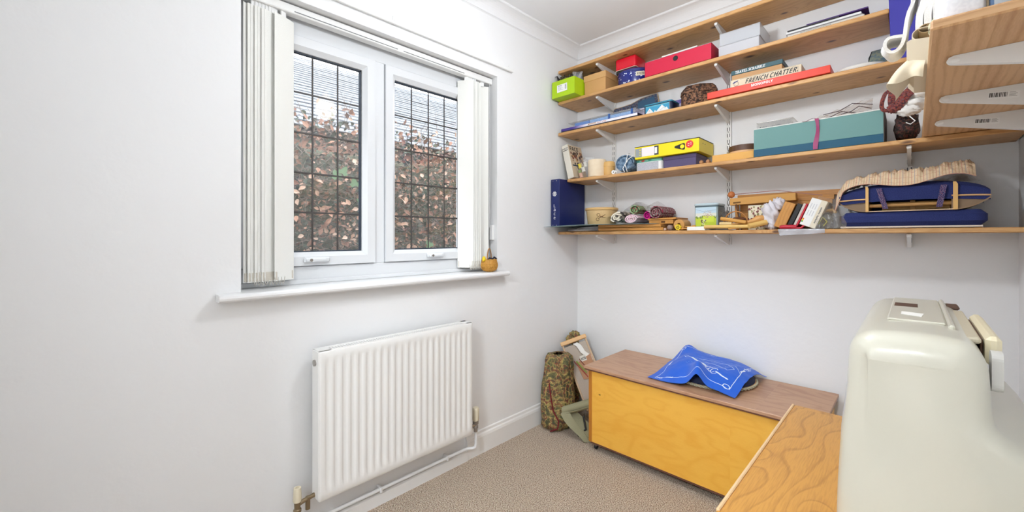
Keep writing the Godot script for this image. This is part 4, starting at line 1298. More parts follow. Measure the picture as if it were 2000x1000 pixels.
func make_second_shelf() -> void:
	var y := shelf_top(1) + 0.0005
	# lime green box, open, with dark oddments
	var lime := mat(c8(178, 214, 14), 0.45)
	var t := thing("storage_box", "lime green cardboard box with a white label, over the shelf edge", "box", Vector3(0.103, y, 0.17))
	var st := begin()
	cbox(st, Vector3(-0.085, 0, -0.13), Vector3(0.085, 0.003, 0.13), 0.001)
	for s in [-1, 1]:
		cbox(st, Vector3(s * 0.085 - 0.0015, 0, -0.13), Vector3(s * 0.085 + 0.0015, 0.103, 0.13), 0.001)
		cbox(st, Vector3(-0.085, 0, s * 0.13 - 0.0015), Vector3(0.085, 0.103, s * 0.13 + 0.0015), 0.001)
	part(t, "tray", done(st), lime)
	var im := canvas(128, 96, c8(244, 244, 240))
	for i in 6: im.fill_rect(Rect2i(10, 12 + i * 11, 34 + (i * 23) % 40, 3), c8(150, 150, 148))
	im.fill_rect(Rect2i(10, 10, 50, 5), c8(70, 70, 70))
	for i in 8: im.fill_rect(Rect2i(100, 12 + i * 8, 18, 3 + i % 3), c8(60, 60, 60))
	print_on(t, "label", imat(im), 0.078, 0.046, Transform3D(Basis(Vector3(0, 0, 1), 0.02), Vector3(-0.006, 0.052, 0.1322)))
	t = thing("lace_bundle", "dark crumpled lace bundle poking out of the lime box", "fabric", Vector3(0.06, y + 0.062, 0.2))
	st = begin()
	blob(st, Vector3(-0.005, 0.06, 0.03), Vector3(0.03, 0.03, 0.03), 0.7, 0.25, 3)
	blob(st, Vector3(0.035, 0.068, 0.0), Vector3(0.03, 0.032, 0.03), 0.7, 0.25, 5)
	part(t, "folds", done(st), nmat(noise_tex(71, 0.06, [c8(34, 28, 34), c8(58, 48, 40), c8(150, 140, 70)], [0.0, 0.6, 0.72], FastNoiseLite.TYPE_SIMPLEX, 2, 128, true), 8.0))
	part(t, "tip", tubem([Vector3(-0.02, 0.055, 0.05), Vector3(-0.035, 0.09, 0.06), Vector3(-0.045, 0.085, 0.07)], [0.01, 0.005, 0.001], 6), M.black)
	t = thing("plastic_bag", "clear plastic bag of grey thread standing in the lime box", "bag", Vector3(0.12, y + 0.04, 0.175))
	part(t, "contents", blobm(Vector3(0.035, 0.05, 0.02), 0.4, 0.25, 8), mat(c8(130, 132, 136), 0.6), Transform3D(Basis.IDENTITY, Vector3(0.02, 0.075, 0.02)))
	part(t, "film", sheetm(fgrid(6, 6, func(u, v): return Vector3(-0.02 + 0.08 * u, 0.07 + 0.07 * v - 0.02 * u * v, 0.05 - 0.03 * v + 0.006 * sin(u * 9))), 0.0004), glassy(Color(0.95, 0.96, 0.97, 0.25), 0.2))
	# kraft box with lid
	var kraft := mat(c8(206, 158, 100), 0.75)
	t = crate("shoe_box", "brown kraft cardboard box with lid beside the lime box", "box", 0.196, 0.345, y, 0.085, 0.05, 0.205, kraft)
	part(t, "lid", boxat(Vector3(-0.078, 0.082, -0.081), Vector3(0.078, 0.12, 0.081), 0.0015), mat(c8(212, 166, 108), 0.75))
	# navy spotted tin
	im = canvas(512, 128, c8(22, 34, 120))
	var r := RandomNumberGenerator.new()
	r.seed = 4
	for i in 60:
		dot(im, Vector2(r.randf_range(0, 512), r.randf_range(8, 120)), r.randf_range(3, 7), c8(232, 238, 250))
	var navy := imat(im, 0.25)
	t = thing("cake_tin", "navy blue oval tin with white spots under the red tin", "tin", Vector3(0.492, y, 0.115))
	st = begin()
	lathe(st, [Vector2(0.09, 0.001), Vector2(0.096, 0.004), Vector2(0.1, 0.02), Vector2(0.1, 0.064)], 36)
	var band := done(st)
	# spots wrap round by u; v runs with height
	navy.uv1_scale = Vector3(2.0, 14.0, 1)
	part(t, "body", band, navy)
	part(t, "lid", lathem([Vector2(0.1, 0.064), Vector2(0.102, 0.065), Vector2(0.102, 0.078), Vector2(0.094, 0.084), Vector2(0, 0.086)], 36), mat(c8(26, 38, 110), 0.25))
	im = canvas(160, 48, c8(214, 208, 186))
	for i in 9: im.fill_rect(Rect2i(14 + i * 15, 12 - (i % 2) * 2, 8, 22), c8(110, 104, 92))
	var lab := fgrid(8, 1, func(u, v):
		var a: float = deg_to_rad(lerpf(62.0, 12.0, u))
		return Vector3(cos(a) * 0.1008, lerpf(0.058, 0.034, v) + 0.006 * u, sin(a) * 0.1008))
	st = begin()
	grid(st, lab)
	part(t, "ribbon_label", done(st), imat(im))
	# red tin on top
	t = thing("red_tin", "glossy red rectangular tin stacked on the navy spotted tin", "tin", Vector3(0.455, y + 0.0865, 0.105))
	part(t, "body", rtinm(0.126, 0.126, 0.012, 0, 0.02), M.black)
	part(t, "lid", rtinm(0.132, 0.132, 0.014, 0.02, 0.09, 0.008), mat(c8(222, 16, 44), 0.18))
	part(t, "lid_rim", rtinm(0.1335, 0.1335, 0.014, 0.0195, 0.0225, 0.0005), mat(c8(232, 200, 180), 0.3))
	# crimson magazine file lying on its side
	var crim := mat(c8(206, 22, 62), 0.5)
	t = thing("file_box", "crimson card file box with black ring pull", "file box", Vector3(0.776, y, 0.115))
	st = begin()
	cbox(st, Vector3(-0.174, 0, -0.11), Vector3(0.174, 0.003, 0.11), 0.001)
	cbox(st, Vector3(-0.174, 0, 0.107), Vector3(0.174, 0.08, 0.11), 0.001)
	cbox(st, Vector3(0.171, 0, -0.11), Vector3(0.174, 0.08, 0.11), 0.001)
	cbox(st, Vector3(-0.174, 0, -0.11), Vector3(-0.171, 0.08, 0.11), 0.001)
	part(t, "shell", done(st), crim)
	part(t, "card_top", boxat(Vector3(-0.17, 0.062, -0.108), Vector3(0.17, 0.076, 0.106), 0.001), mat(c8(188, 172, 160), 0.8))
	part(t, "ring_pull", tubem(ring3(0.011, 20), 0.0022, 6, true), M.black, Transform3D(Basis(Vector3(1, 0, 0), PI / 2), Vector3(-0.004, 0.056, 0.1105)))
	part(t, "finger_hole_shade", lathem([Vector2(0, 0), Vector2(0.0095, 0), Vector2(0.0095, 0.0008), Vector2(0, 0.0008)], 16), M.black, Transform3D(Basis(Vector3(1, 0, 0), PI / 2), Vector3(-0.004, 0.056, 0.1102)))  # black disc paints the shade inside the finger hole
	var cols := [c8(150, 168, 188), c8(206, 186, 110), c8(120, 150, 160)]
	var bl := ["grey-blue thin booklet lowest on the crimson file box", "mustard yellow thin booklet lying on the crimson file box", "topmost grey-green thin booklet lying on the crimson file box"]
	for i in 3:
		t = crate("booklet", bl[i], "booklet", 0.672 + i * 0.006, 0.872 - i * 0.008, y + 0.0805 + i * 0.0105, 0.0095, 0.03, 0.175, mat(cols[i], 0.6), 0.001, "cover")
		part(t, "pages", boxat(Vector3(-0.094, 0.0015, -0.07), Vector3(0.094, 0.008, 0.0735), 0), M.paper)
	# clear organiser box and the tray above it
	var clear := glassy(Color(0.93, 0.94, 0.96, 0.38), 0.2)
	var milky := glassy(Color(0.9, 0.9, 0.92, 0.55), 0.2)
	for k in 2:
		t = thing("organiser_box", ["milky clear plastic compartment box beside the crimson file", "upper clear plastic tray stacked on the compartment box"][k], "plastic box", Vector3(1.06 + k * 0.004, y + k * 0.059, 0.105))
		st = begin()
		var w := 0.172
		var d := 0.18
		var h := 0.056
		cbox(st, Vector3(-w / 2, 0, -d / 2), Vector3(w / 2, 0.002, d / 2), 0)
		for s in [-1, 1]:
			cbox(st, Vector3(s * w / 2 - 0.001, 0.002, -d / 2), Vector3(s * w / 2 + 0.001, h, d / 2), 0)
			cbox(st, Vector3(-w / 2, 0.002, s * d / 2 - 0.001), Vector3(w / 2, h, s * d / 2 + 0.001), 0)
		part(t, "tray", done(st), milky if k == 0 else clear)
		part(t, "lid", boxat(Vector3(-w / 2 - 0.002, h, -d / 2 - 0.002), Vector3(w / 2 + 0.002, h + 0.003, d / 2 + 0.002), 0.001), milky)
		for i in 2: part(t, "divider", boxat(Vector3(-w / 6 + i * w / 3 - 0.001, 0.002, -d / 2 + 0.002), Vector3(-w / 6 + i * w / 3 + 0.001, h - 0.004, d / 2 - 0.002), 0), milky)
		if k == 0: part(t, "contents", blobm(Vector3(0.022, 0.02, 0.06), 0.4, 0.3, 12), mat(c8(120, 110, 100), 0.8), Transform3D(Basis.IDENTITY, Vector3(0.055, 0.024, 0.0)))
	# stack of magazines
	var mc := [[c8(206, 200, 190), 0.008, 1.262, 1.518], [c8(120, 118, 118), 0.006, 1.258, 1.512], [c8(232, 230, 228), 0.009, 1.256, 1.508], [c8(46, 46, 50), 0.004, 1.262, 1.44], [c8(72, 40, 110), 0.005, 1.33, 1.53]]
	var ml := ["cream magazine at the bottom of the magazine stack", "grey magazine second from the bottom of the magazine stack", "thick white magazine in the middle of the magazine stack", "thin black booklet near the top of the magazine stack", "purple folder on top of the magazine stack"]
	var yy := y
	for i in 5:
		var q: Array = mc[i]
		t = crate("magazine", ml[i], "magazine", q[2], q[3], yy, q[1], 0.02, 0.222 - 0.003 * (i % 3), mat(q[0], 0.5), 0.0008, "cover")
		if i < 3: part(t, "pages", boxat(Vector3(-(q[3] - q[2]) / 2 + 0.006, 0.0012, -0.09), Vector3((q[3] - q[2]) / 2 + 0.0008, q[1] - 0.0012, 0.097), 0), M.paper)
		yy += q[1] + 0.0004
	# spine writing is illegible: small dashes of print
	im = canvas(256, 16, c8(206, 200, 190))
	for i in 26: im.fill_rect(Rect2i(40 + i * 7, 4, 4, 8), c8(110, 106, 104))
	print_on(get_node("magazine"), "spine_print", imat(im), 0.15, 0.0066, Transform3D(Basis.IDENTITY, Vector3(-0.03, 0.004, 0.1014)))

func ring3(rad: float, n: int) -> Array:
	var out := []
	for i in n: out.append(Vector3(cos(TAU * i / n) * rad, 0, sin(TAU * i / n) * rad))
	return out

func make_third_shelf() -> void:
	var y := shelf_top(2) + 0.0005
	var st: SurfaceTool
	# flat clip-frame box, violet fading to white print
	var im := canvas(512, 32, c8(236, 234, 238))
	for x in 190:
		im.fill_rect(Rect2i(x, 0, 1, 32), c8(70, 52, 140).lerp(c8(230, 226, 236), smoothstep(70.0, 190.0, x)))
	im.fill_rect(Rect2i(196, 4, 60, 22), c8(222, 190, 170))
	stroke(im, [Vector2(196, 26), Vector2(204, 10), Vector2(250, 4)], 3, c8(60, 50, 50))
	var t := crate("clip_frame_box", "long flat violet and white box at the front of the shelf", "box", 0.03, 0.56, y, 0.02, 0.03, 0.224, mat(c8(48, 44, 60), 0.5), 0.001)
	print_on(t, "spine_print", imat(im, 0.35), 0.528, 0.0135, Transform3D(Basis.IDENTITY, Vector3(0, 0.0128, 0.0974)))
	letters(t, "Easy Clip", 0.062, 0.009, mat(c8(190, 110, 90), 0.5), Transform3D(Basis.IDENTITY, Vector3(0.035, 0.0125, 0.0978)), "Droid Serif", 0.2)
	part(t, "top_sheet", boxat(Vector3(-0.264, 0.02, -0.096), Vector3(0.264, 0.0212, 0.0965), 0), mat(c8(96, 78, 160), 0.4))
	# clear box with blue inside
	var y2 := y + 0.0216
	t = thing("bead_organiser", "long shallow clear plastic box with blue inserts", "plastic box", Vector3(0.285, y2, 0.11))
	var clear := glassy(Color(0.96, 0.98, 1.0, 0.06), 0.05)
	st = begin()
	cbox(st, Vector3(-0.235, 0, -0.06), Vector3(0.235, 0.0015, 0.06), 0)
	for s in [-1, 1]:
		cbox(st, Vector3(s * 0.235 - 0.001, 0.0015, -0.06), Vector3(s * 0.235 + 0.001, 0.042, 0.06), 0)
		cbox(st, Vector3(-0.234, 0.0015, s * 0.06 - 0.001), Vector3(0.234, 0.042, s * 0.06 + 0.001), 0)
	part(t, "tray", done(st), clear)
	part(t, "lid", boxat(Vector3(-0.238, 0.042, -0.062), Vector3(0.238, 0.046, 0.062), 0.001), glassy(Color(0.86, 0.86, 0.84, 0.4), 0.1))
	part(t, "card_insert", boxat(Vector3(-0.19, 0.002, 0.03), Vector3(-0.08, 0.036, 0.056), 0.001), mat(c8(16, 118, 206), 0.5))
	var rip := nmat(noise_tex(75, 0.08, [c8(90, 150, 215), c8(150, 195, 235)], [0.35, 0.65], FastNoiseLite.TYPE_SIMPLEX, 2, 128), 14.0, 0.4)
	for q in [[-0.078, 0.058], [0.066, 0.205]]:
		part(t, "blue_packet", boxat(Vector3(q[0], 0.002, 0.0), Vector3(q[1], 0.037, 0.054), 0.002), rip)
	for x in [0.058, 0.206]: part(t, "clasp", boxat(Vector3(x, 0.0, 0.059), Vector3(x + 0.012, 0.046, 0.064), 0.001), mat(c8(40, 90, 160), 0.4))
	# violet long box behind
	im = canvas(256, 24, c8(222, 214, 230))
	for x in 130: im.fill_rect(Rect2i(126 + x, 0, 1, 24), c8(222, 214, 230).lerp(c8(78, 64, 150), x / 130.0))
	for i in 16: im.fill_rect(Rect2i(20 + i * 6, 6, 4, 12), c8(120, 110, 116))
	t = crate("long_carton", "slim violet and white carton behind the mountain tin", "box", 0.42, 0.745, y + 0.0218, 0.068, 0.03, 0.098, mat(c8(206, 196, 216), 0.5), 0.001)
	t.position.y = y + 0.0218
	t.position.z = 0.056
	t.position.x = 0.6
	t.position.y = y
	t.get_node("body").transform = Transform3D(Basis.from_scale(Vector3(1, 1.3, 0.45)), Vector3.ZERO)
	print_on(t, "front_print", imat(im, 0.4), 0.32, 0.022, Transform3D(Basis.IDENTITY, Vector3(0, 0.076, 0.0158)))
	# tapestry zip pouch
	var poly := [Vector2(-0.15, 0.0), Vector2(0.15, 0.0), Vector2(0.165, 0.1), Vector2(0.155, 0.15), Vector2(0.14, 0.153), Vector2(0.05, 0.142), Vector2(-0.02, 0.118), Vector2(-0.08, 0.112), Vector2(-0.135, 0.112), Vector2(-0.148, 0.1)]
	var floral := nmat(noise_tex(76, 0.05, [c8(64, 84, 110), c8(110, 92, 96), c8(52, 70, 100), c8(140, 112, 116), c8(90, 120, 140)], [0.0, 0.4, 0.5, 0.6, 0.7], FastNoiseLite.TYPE_SIMPLEX, 3, 128, true), 7.0)
	t = thing("zip_pouch", "flat tapestry zip pouch with beige piping, propped on the wall", "pouch", Vector3(0.43, y + 0.046, 0.03))
	t.rotation.x = -0.1
	t.scale = Vector3(0.95, 0.84, 1)
	part(t, "cloth", extrudem(poly, -0.006, 0.0, true), floral)
	part(t, "blue_panel", extrudem([Vector2(0.03, 0.03), Vector2(0.13, 0.03), Vector2(0.145, 0.1), Vector2(0.135, 0.135), Vector2(0.055, 0.126), Vector2(0.03, 0.115)], 0.0, 0.001), mat(c8(70, 104, 134), 0.9))
	part(t, "piping", tubem(poly.map(func(p): return Vector3(p.x, p.y, -0.003)), 0.0042, 6, true), mat(c8(196, 172, 140), 0.9))
	# tin with snowy mountains
	im = canvas(192, 64, c8(62, 152, 190))
	im.fill_rect(Rect2i(0, 0, 192, 10), c8(96, 172, 190))
	for q in [[34, 16, 40], [78, 36, 24], [134, 8, 52], [172, 30, 30]]:
		for yy in range(q[1], 64):
			var hw: int = (yy - q[1]) * q[2] / 50
			im.fill_rect(Rect2i(maxi(0, q[0] - hw), yy, hw * 2 if q[0] + hw < 192 else 192 - q[0] + hw, 1), c8(232, 236, 236) if (yy * 7 + q[0]) % 5 else c8(206, 208, 200))
	stroke(im, [Vector2(28, 40), Vector2(34, 36)], 3, c8(200, 90, 80))
	stroke(im, [Vector2(120, 50), Vector2(150, 30), Vector2(160, 44)], 2, c8(140, 150, 150))
	t = thing("mountain_tin", "dark tin with turquoise sky and white mountain print", "tin", Vector3(0.662, y, 0.145))
	part(t, "body", rtinm(0.162, 0.11, 0.018, 0, 0.05), mat(c8(28, 38, 66), 0.3))
	print_on(t, "picture", imat(im, 0.25), 0.132, 0.042, Transform3D(Basis.IDENTITY, Vector3(-0.0, 0.0245, 0.0556)))
	part(t, "lid", rtinm(0.165, 0.113, 0.019, 0.05, 0.058, 0.003), mat(c8(70, 150, 178), 0.25))
	# dark wicker box with a pitched hexagonal lid
	var wick := nmat(noise_tex(78, 0.09, [c8(44, 28, 20), c8(98, 66, 46), c8(146, 104, 76)], [0.25, 0.5, 0.75], FastNoiseLite.TYPE_CELLULAR, 1, 256), 6.0, 0.8, noise_tex(79, 0.09, [], [], FastNoiseLite.TYPE_CELLULAR, 1, 256), 0.6)
	t = thing("wicker_box", "dark brown woven lidded box with sloping top edges", "box", Vector3(0.852, y, 0.118), "", 0.18)
	var pts := [Vector2(-0.082, -0.05), Vector2(-0.035, -0.078), Vector2(0.06, -0.07), Vector2(0.085, -0.02), Vector2(0.085, 0.04), Vector2(0.02, 0.075), Vector2(-0.06, 0.07), Vector2(-0.085, 0.02)]
	var tiers := [[0.0, 1.0], [0.07, 1.0], [0.0705, 1.04], [0.094, 1.0], [0.112, 0.8]]
	var names := ["basket", "lid"]
	for k in 2:
		st = begin()
		for i in ([0] if k == 0 else [2, 3]):
			for j in pts.size():
				var a: Vector2 = pts[j]
				var b: Vector2 = pts[(j + 1) % pts.size()]
				var q0: Array = tiers[i]
				var q1: Array = tiers[i + 1]
				face(st, [Vector3(a.x * q0[1], q0[0], a.y * q0[1]), Vector3(b.x * q0[1], q0[0], b.y * q0[1]), Vector3(b.x * q1[1], q1[0], b.y * q1[1]), Vector3(a.x * q1[1], q1[0], a.y * q1[1])], Vector3(a.x + b.x, 0.02, a.y + b.y))
		var cap: Array = tiers[1 if k == 0 else 4]
		face(st, pts.map(func(p): return Vector3(p.x * cap[1], cap[0], p.y * cap[1])), Vector3.UP)
		var bot: Array = tiers[0 if k == 0 else 2]
		face(st, pts.map(func(p): return Vector3(p.x * bot[1], bot[0], p.y * bot[1])), Vector3.DOWN)
		part(t, names[k], done(st), wick)
	# board games
	t = crate("board_game", "long red and cream board game box at the bottom of its stack", "game", 0.93, 1.41, y, 0.012, 0.02, 0.2, mat(c8(196, 168, 128), 0.7), 0.001, "tray")
	t.position.z = 0.112
	part(t, "lid", boxat(Vector3(-0.242, 0.006, -0.095), Vector3(0.242, 0.038, 0.111), 0.0015), mat(c8(226, 62, 38), 0.45))
	letters(t, "MONOPOLY", 0.086, 0.0115, M.white, Transform3D(Basis.IDENTITY, Vector3(-0.005, 0.026, 0.1112)), "Droid Sans", 0.0, 900)
	part(t, "rule", boxat(Vector3(-0.045, 0.0165, 0.111), Vector3(0.032, 0.0173, 0.1116), 0), mat(c8(150, 40, 26), 0.6))
	t = crate("board_game", "cream board game box with slanted black lettering in the game stack", "game", 1.028, 1.31, y + 0.0385, 0.04, 0.01, 0.2, mat(c8(222, 206, 178), 0.6), 0.0015, "box")
	letters(t, "FRENCH CHATTER.", 0.205, 0.021, M.black, Transform3D(Basis.IDENTITY, Vector3(0.028, 0.021, 0.0953)), "Droid Sans", 0.35)
	im = canvas(96, 96, c8(222, 206, 178))      # a plain drawn face in a beret
	stroke(im, ring_pts(Vector2(52, 56), 26, 30), 4, c8(90, 70, 60))
	for i in 6: stroke(im, [Vector2(14 + i * 3, 40 - i * 3), Vector2(50 + i * 4, 26 - i * 2)], 9, c8(40, 46, 110))
	stroke(im, [Vector2(42, 52), Vector2(46, 52)], 4, c8(60, 50, 46))
	stroke(im, [Vector2(60, 50), Vector2(64, 50)], 4, c8(60, 50, 46))
	stroke(im, [Vector2(44, 72), Vector2(54, 76), Vector2(64, 70)], 4, c8(150, 70, 60))
	print_on(t, "drawing", imat(im), 0.036, 0.034, Transform3D(Basis.IDENTITY, Vector3(-0.118, 0.02, 0.0953)))
	for q in [[-0.1, 0.036, 0.12, 0.0368], [0.128, 0.006, 0.1288, 0.034]]:
		part(t, "border_line", boxat(Vector3(q[0], q[1], 0.095), Vector3(q[2], q[3], 0.0954), 0), M.black)
	t = crate("board_game", "dark teal travel game box with white lettering, topmost of its stack", "game", 1.03, 1.235, y + 0.079, 0.036, 0.01, 0.185, mat(c8(196, 152, 106), 0.7), 0.001, "tray")
	part(t, "lid", boxat(Vector3(-0.106, 0.026, -0.09), Vector3(0.106, 0.047, 0.0905), 0.0015), mat(c8(40, 84, 92), 0.45))
	letters(t, "TRAVEL SCRABBLE", 0.125, 0.0125, M.white, Transform3D(Basis.IDENTITY, Vector3(-0.025, 0.0365, 0.0908)), "Droid Serif", 0.15)
	# a white cloth-bound hoop lying flat and a small zip purse
	t = thing("padded_hoop", "large flat white padded hoop lying on the shelf", "hoop", Vector3(1.5, y + 0.0115, 0.115))
	part(t, "ring", tubem(ring3(0.083, 40), 0.011, 8, true), mat(c8(226, 222, 214), 0.9))
	part(t, "cloth", lathem([Vector2(0, -0.002), Vector2(0.083, -0.002), Vector2(0.083, 0.002), Vector2(0, 0.006)], 40), mat(c8(236, 233, 226), 0.9))
	t = thing("zip_purse", "small grey-green zip purse standing near the blue binder", "purse", Vector3(1.565, y + 0.024, 0.07))
	st = begin()
	var g := fgrid(10, 10, func(u, v):
		var w: float = 0.03 * sin(PI * v) + 0.004
		return Vector3((u - 0.5) * 0.085 * (1.0 - 0.25 * v), 0.075 * v, w * cos(u * 2.0 - 1.0)))
	sheet(st, g, 0.004)
	part(t, "cloth", done(st), nmat(noise_tex(81, 0.06, [c8(92, 112, 122), c8(136, 140, 118)], [0.4, 0.6], FastNoiseLite.TYPE_SIMPLEX, 2, 128), 8.0))
	part(t, "zip", tubem([Vector3(-0.043, 0.0, 0.004), Vector3(-0.04, 0.045, 0.024), Vector3(-0.032, 0.075, 0.006)], 0.0024, 5), M.black)
	# tall blue binder at the right end of this shelf
	t = thing("lever_arch_file", "tall violet-blue ring binder standing behind the white felt", "binder", Vector3(1.632, y, 0.13))
	t.rotation.z = 0.03
	var vb := mat(c8(58, 54, 160), 0.35)
	st = begin()
	cbox(st, Vector3(-0.036, 0, 0.088), Vector3(0.036, 0.31, 0.092), 0.001)
	cbox(st, Vector3(-0.036, 0, -0.115), Vector3(-0.033, 0.31, 0.09), 0.001)
	cbox(st, Vector3(0.033, 0, -0.115), Vector3(0.036, 0.31, 0.09), 0.001)
	part(t, "cover", done(st), vb)
	part(t, "pages", boxat(Vector3(-0.03, 0.006, -0.11), Vector3(0.02, 0.3, 0.08), 0.001), M.paper)

func make_fourth_shelf() -> void:
	var y := shelf_top(3) + 0.0005
	var st: SurfaceTool
	# leaning game box, white spine and printed face
	var t := thing("puzzle_box", "white spined picture box leaning at the end of the shelf", "box", Vector3(0.081, y + 0.001, 0.218))
	t.rotation = Vector3(0, 0.0, deg_to_rad(13.5))
	part(t, "box", boxat(Vector3(0.0, 0.0, -0.15), Vector3(0.046, 0.222, 0.0), 0.0015), mat(c8(226, 220, 206), 0.6))
	letters(t, "FACE", 0.04, 0.009, M.black, Transform3D(Basis.IDENTITY, Vector3(0.023, 0.198, 0.0004)), "Droid Sans", 0.2, 900)
	part(t, "rule", boxat(Vector3(0.004, 0.184, 0.0), Vector3(0.042, 0.188, 0.0006), 0), M.black)
	var im := canvas(160, 240, c8(206, 186, 158))
	var r := RandomNumberGenerator.new()
	r.seed = 14
	for i in 46:
		var c: Color = [c8(120, 60, 46), c8(160, 110, 70), c8(70, 52, 44), c8(200, 150, 100)][r.randi() % 4]
		dot(im, Vector2(r.randf_range(20, 150), r.randf_range(50, 140)), r.randf_range(5, 14), c)
	im.fill_rect(Rect2i(14, 146, 136, 10), c8(40, 60, 78))
	for i in 5: stroke(im, [Vector2(60 + i * 10, 160), Vector2(70 + i * 9, 225)], 8, c8(60, 58, 60) if i % 2 else c8(222, 214, 200))
	print_on(t, "picture", imat(im), 0.146, 0.215, Transform3D(Basis(Vector3(0, 0, -1), Vector3.UP, Vector3(1, 0, 0)), Vector3(0.0465, 0.11, -0.075)))
	letters(t, "FACE", 0.09, 0.026, M.black, Transform3D(Basis(Vector3(0, 0, -1), Vector3.UP, Vector3(1, 0, 0)), Vector3(0.0468, 0.196, -0.062)), "Droid Sans", 0.0, 900)
	solo("bamboo_mat", "rolled brown bark-like mat standing behind the leaning picture box", "mat", tubem([Vector3(0, 0, 0), Vector3(-0.002, 0.08, 0), Vector3(0.002, 0.16, 0)], 0.016, 10), nmat(noise_tex(84, 0.05, [c8(150, 110, 60), c8(196, 158, 100)], [0.3, 0.7], FastNoiseLite.TYPE_SIMPLEX, 2, 128), 8.0), xf(Vector3(0.1, y + 0.004, 0.045), 0, 0, 26))
	# clear bag of spools
	t = thing("spool_bag", "clear plastic bag holding small yellow and white thread spools", "bag", Vector3(0.165, y, 0.15))
	for q in [[-0.022, 0.07, 0.02, c8(236, 216, 60)], [0.012, 0.078, 0.01, c8(238, 236, 230)], [0.01, 0.045, 0.03, c8(226, 224, 214)], [-0.02, 0.03, 0.02, c8(140, 164, 90)], [0.0, 0.008, 0.04, c8(222, 180, 160)]]:
		part(t, "spool", lathem([Vector2(0, 0), Vector2(0.013, 0), Vector2(0.013, 0.003), Vector2(0.0105, 0.005), Vector2(0.0105, 0.024), Vector2(0.013, 0.026), Vector2(0.013, 0.029), Vector2(0, 0.029)], 14), mat(q[3], 0.6), xf(Vector3(q[0], q[1], q[2]), 12, 0, 8))
	part(t, "film", blobm(Vector3(0.036, 0.064, 0.04), 0.2, 0.25, 15), glassy(Color(0.96, 0.96, 0.96, 0.05), 0.05), Transform3D(Basis.IDENTITY, Vector3(0, 0.066, 0.01)))
	part(t, "bag_neck", sheetm(fgrid(8, 5, func(u, v): return Vector3((u - 0.3) * 0.09, 0.1 + 0.04 * v, 0.02 * sin(u * 7.0) - 0.02)), 0.0004), glassy(Color(0.95, 0.95, 0.95, 0.2), 0.15))
	solo("thread_cone", "wide cream cone of thread, biggest on this shelf", "thread", lathem([Vector2(0, 0.001), Vector2(0.05, 0.001), Vector2(0.054, 0.004), Vector2(0.055, 0.05), Vector2(0.056, 0.098), Vector2(0.053, 0.106), Vector2(0.046, 0.108), Vector2(0.03, 0.109), Vector2(0, 0.106)], 28), nmat(noise_tex(85, 0.02, [c8(234, 214, 184), c8(238, 220, 192)], [0.3, 0.7]), 6.0, 0.85), xf(Vector3(0.262, y, 0.165)))
	t = thing("wooden_pot", "small turned amber wooden pot with grooved lid", "pot", Vector3(0.333, y, 0.145))
	part(t, "pot", lathem([Vector2(0, 0.001), Vector2(0.034, 0.001), Vector2(0.036, 0.02), Vector2(0.036, 0.058)], 22), M.beech)
	part(t, "lid", lathem([Vector2(0, 0.0585), Vector2(0.037, 0.0585), Vector2(0.0375, 0.065), Vector2(0.035, 0.084), Vector2(0.03, 0.089), Vector2(0, 0.09)], 22), M.beech)
	solo("cotton_reel", "tiny white cotton reel lying at the shelf edge", "reel", lathem([Vector2(0.004, 0), Vector2(0.012, 0), Vector2(0.012, 0.005), Vector2(0.008, 0.007), Vector2(0.008, 0.018), Vector2(0.012, 0.02), Vector2(0.012, 0.025), Vector2(0.004, 0.025)], 16), M.white, xf(Vector3(0.403, y + 0.0125, 0.19), 90))
	# denim roll tied with string
	var denim := nmat(noise_tex(86, 0.03, [c8(74, 98, 124), c8(106, 132, 158), c8(134, 158, 180)], [0.3, 0.5, 0.7]), 5.0)
	t = thing("denim_roll", "blue-grey fabric roll tied with white string", "fabric", Vector3(0.466, y + 0.055, 0.135))
	st = begin()
	var rows := []
	for k in 2:
		var row := []
		for i in 61:
			var a := i / 60.0 * TAU * 2.6
			var rad := 0.062 - 0.0034 * a
			row.append(Vector3(cos(a) * rad * 1.02, sin(a) * rad * 0.88, 0.07 - 0.16 * k))
		rows.append(row)
	sheet(st, rows, 0.006)
	part(t, "spiral", done(st), denim)
	part(t, "core", lathem([Vector2(0, -0.08), Vector2(0.052, -0.078), Vector2(0.054, 0.05), Vector2(0.046, 0.066), Vector2(0, 0.07)], 24), denim, Transform3D(Basis(Vector3(1, 0, 0), PI / 2).scaled(Vector3(1, 0.88, 1)), Vector3.ZERO))
	part(t, "string", tubem([Vector3(0.02, 0.06, 0.04), Vector3(0.03, 0.052, 0.082), Vector3(0.022, 0.0, 0.088), Vector3(0.004, -0.03, 0.09), Vector3(0.012, -0.05, 0.085)], 0.0022, 6), M.white)
	part(t, "string", tubem([Vector3(0.05, 0.04, 0.06), Vector3(0.036, 0.02, 0.086), Vector3(0.018, -0.01, 0.09), Vector3(0.026, -0.05, 0.08)], 0.0022, 6), M.white)
	# lattice tin with a painted lid
	im = canvas(256, 128, c8(236, 238, 242))
	for i in range(-10, 30):
		stroke(im, [Vector2(i * 13, 0), Vector2(i * 13 + 128, 128)], 2.5, c8(64, 72, 104))
		stroke(im, [Vector2(i * 13, 0), Vector2(i * 13 - 128, 128)], 2.5, c8(64, 72, 104))
	t = thing("lattice_tin", "white tin with navy lattice print and turquoise lid, under the yellow box", "tin", Vector3(0.609, y, 0.13))
	part(t, "body", rtinm(0.154, 0.13, 0.02, 0, 0.05), M.white)
	print_on(t, "lattice_print", imat(im, 0.35), 0.124, 0.044, Transform3D(Basis.IDENTITY, Vector3(-0.004, 0.025, 0.0655)))
	part(t, "lid", rtinm(0.157, 0.133, 0.021, 0.05, 0.066, 0.005), mat(c8(120, 196, 178), 0.35))
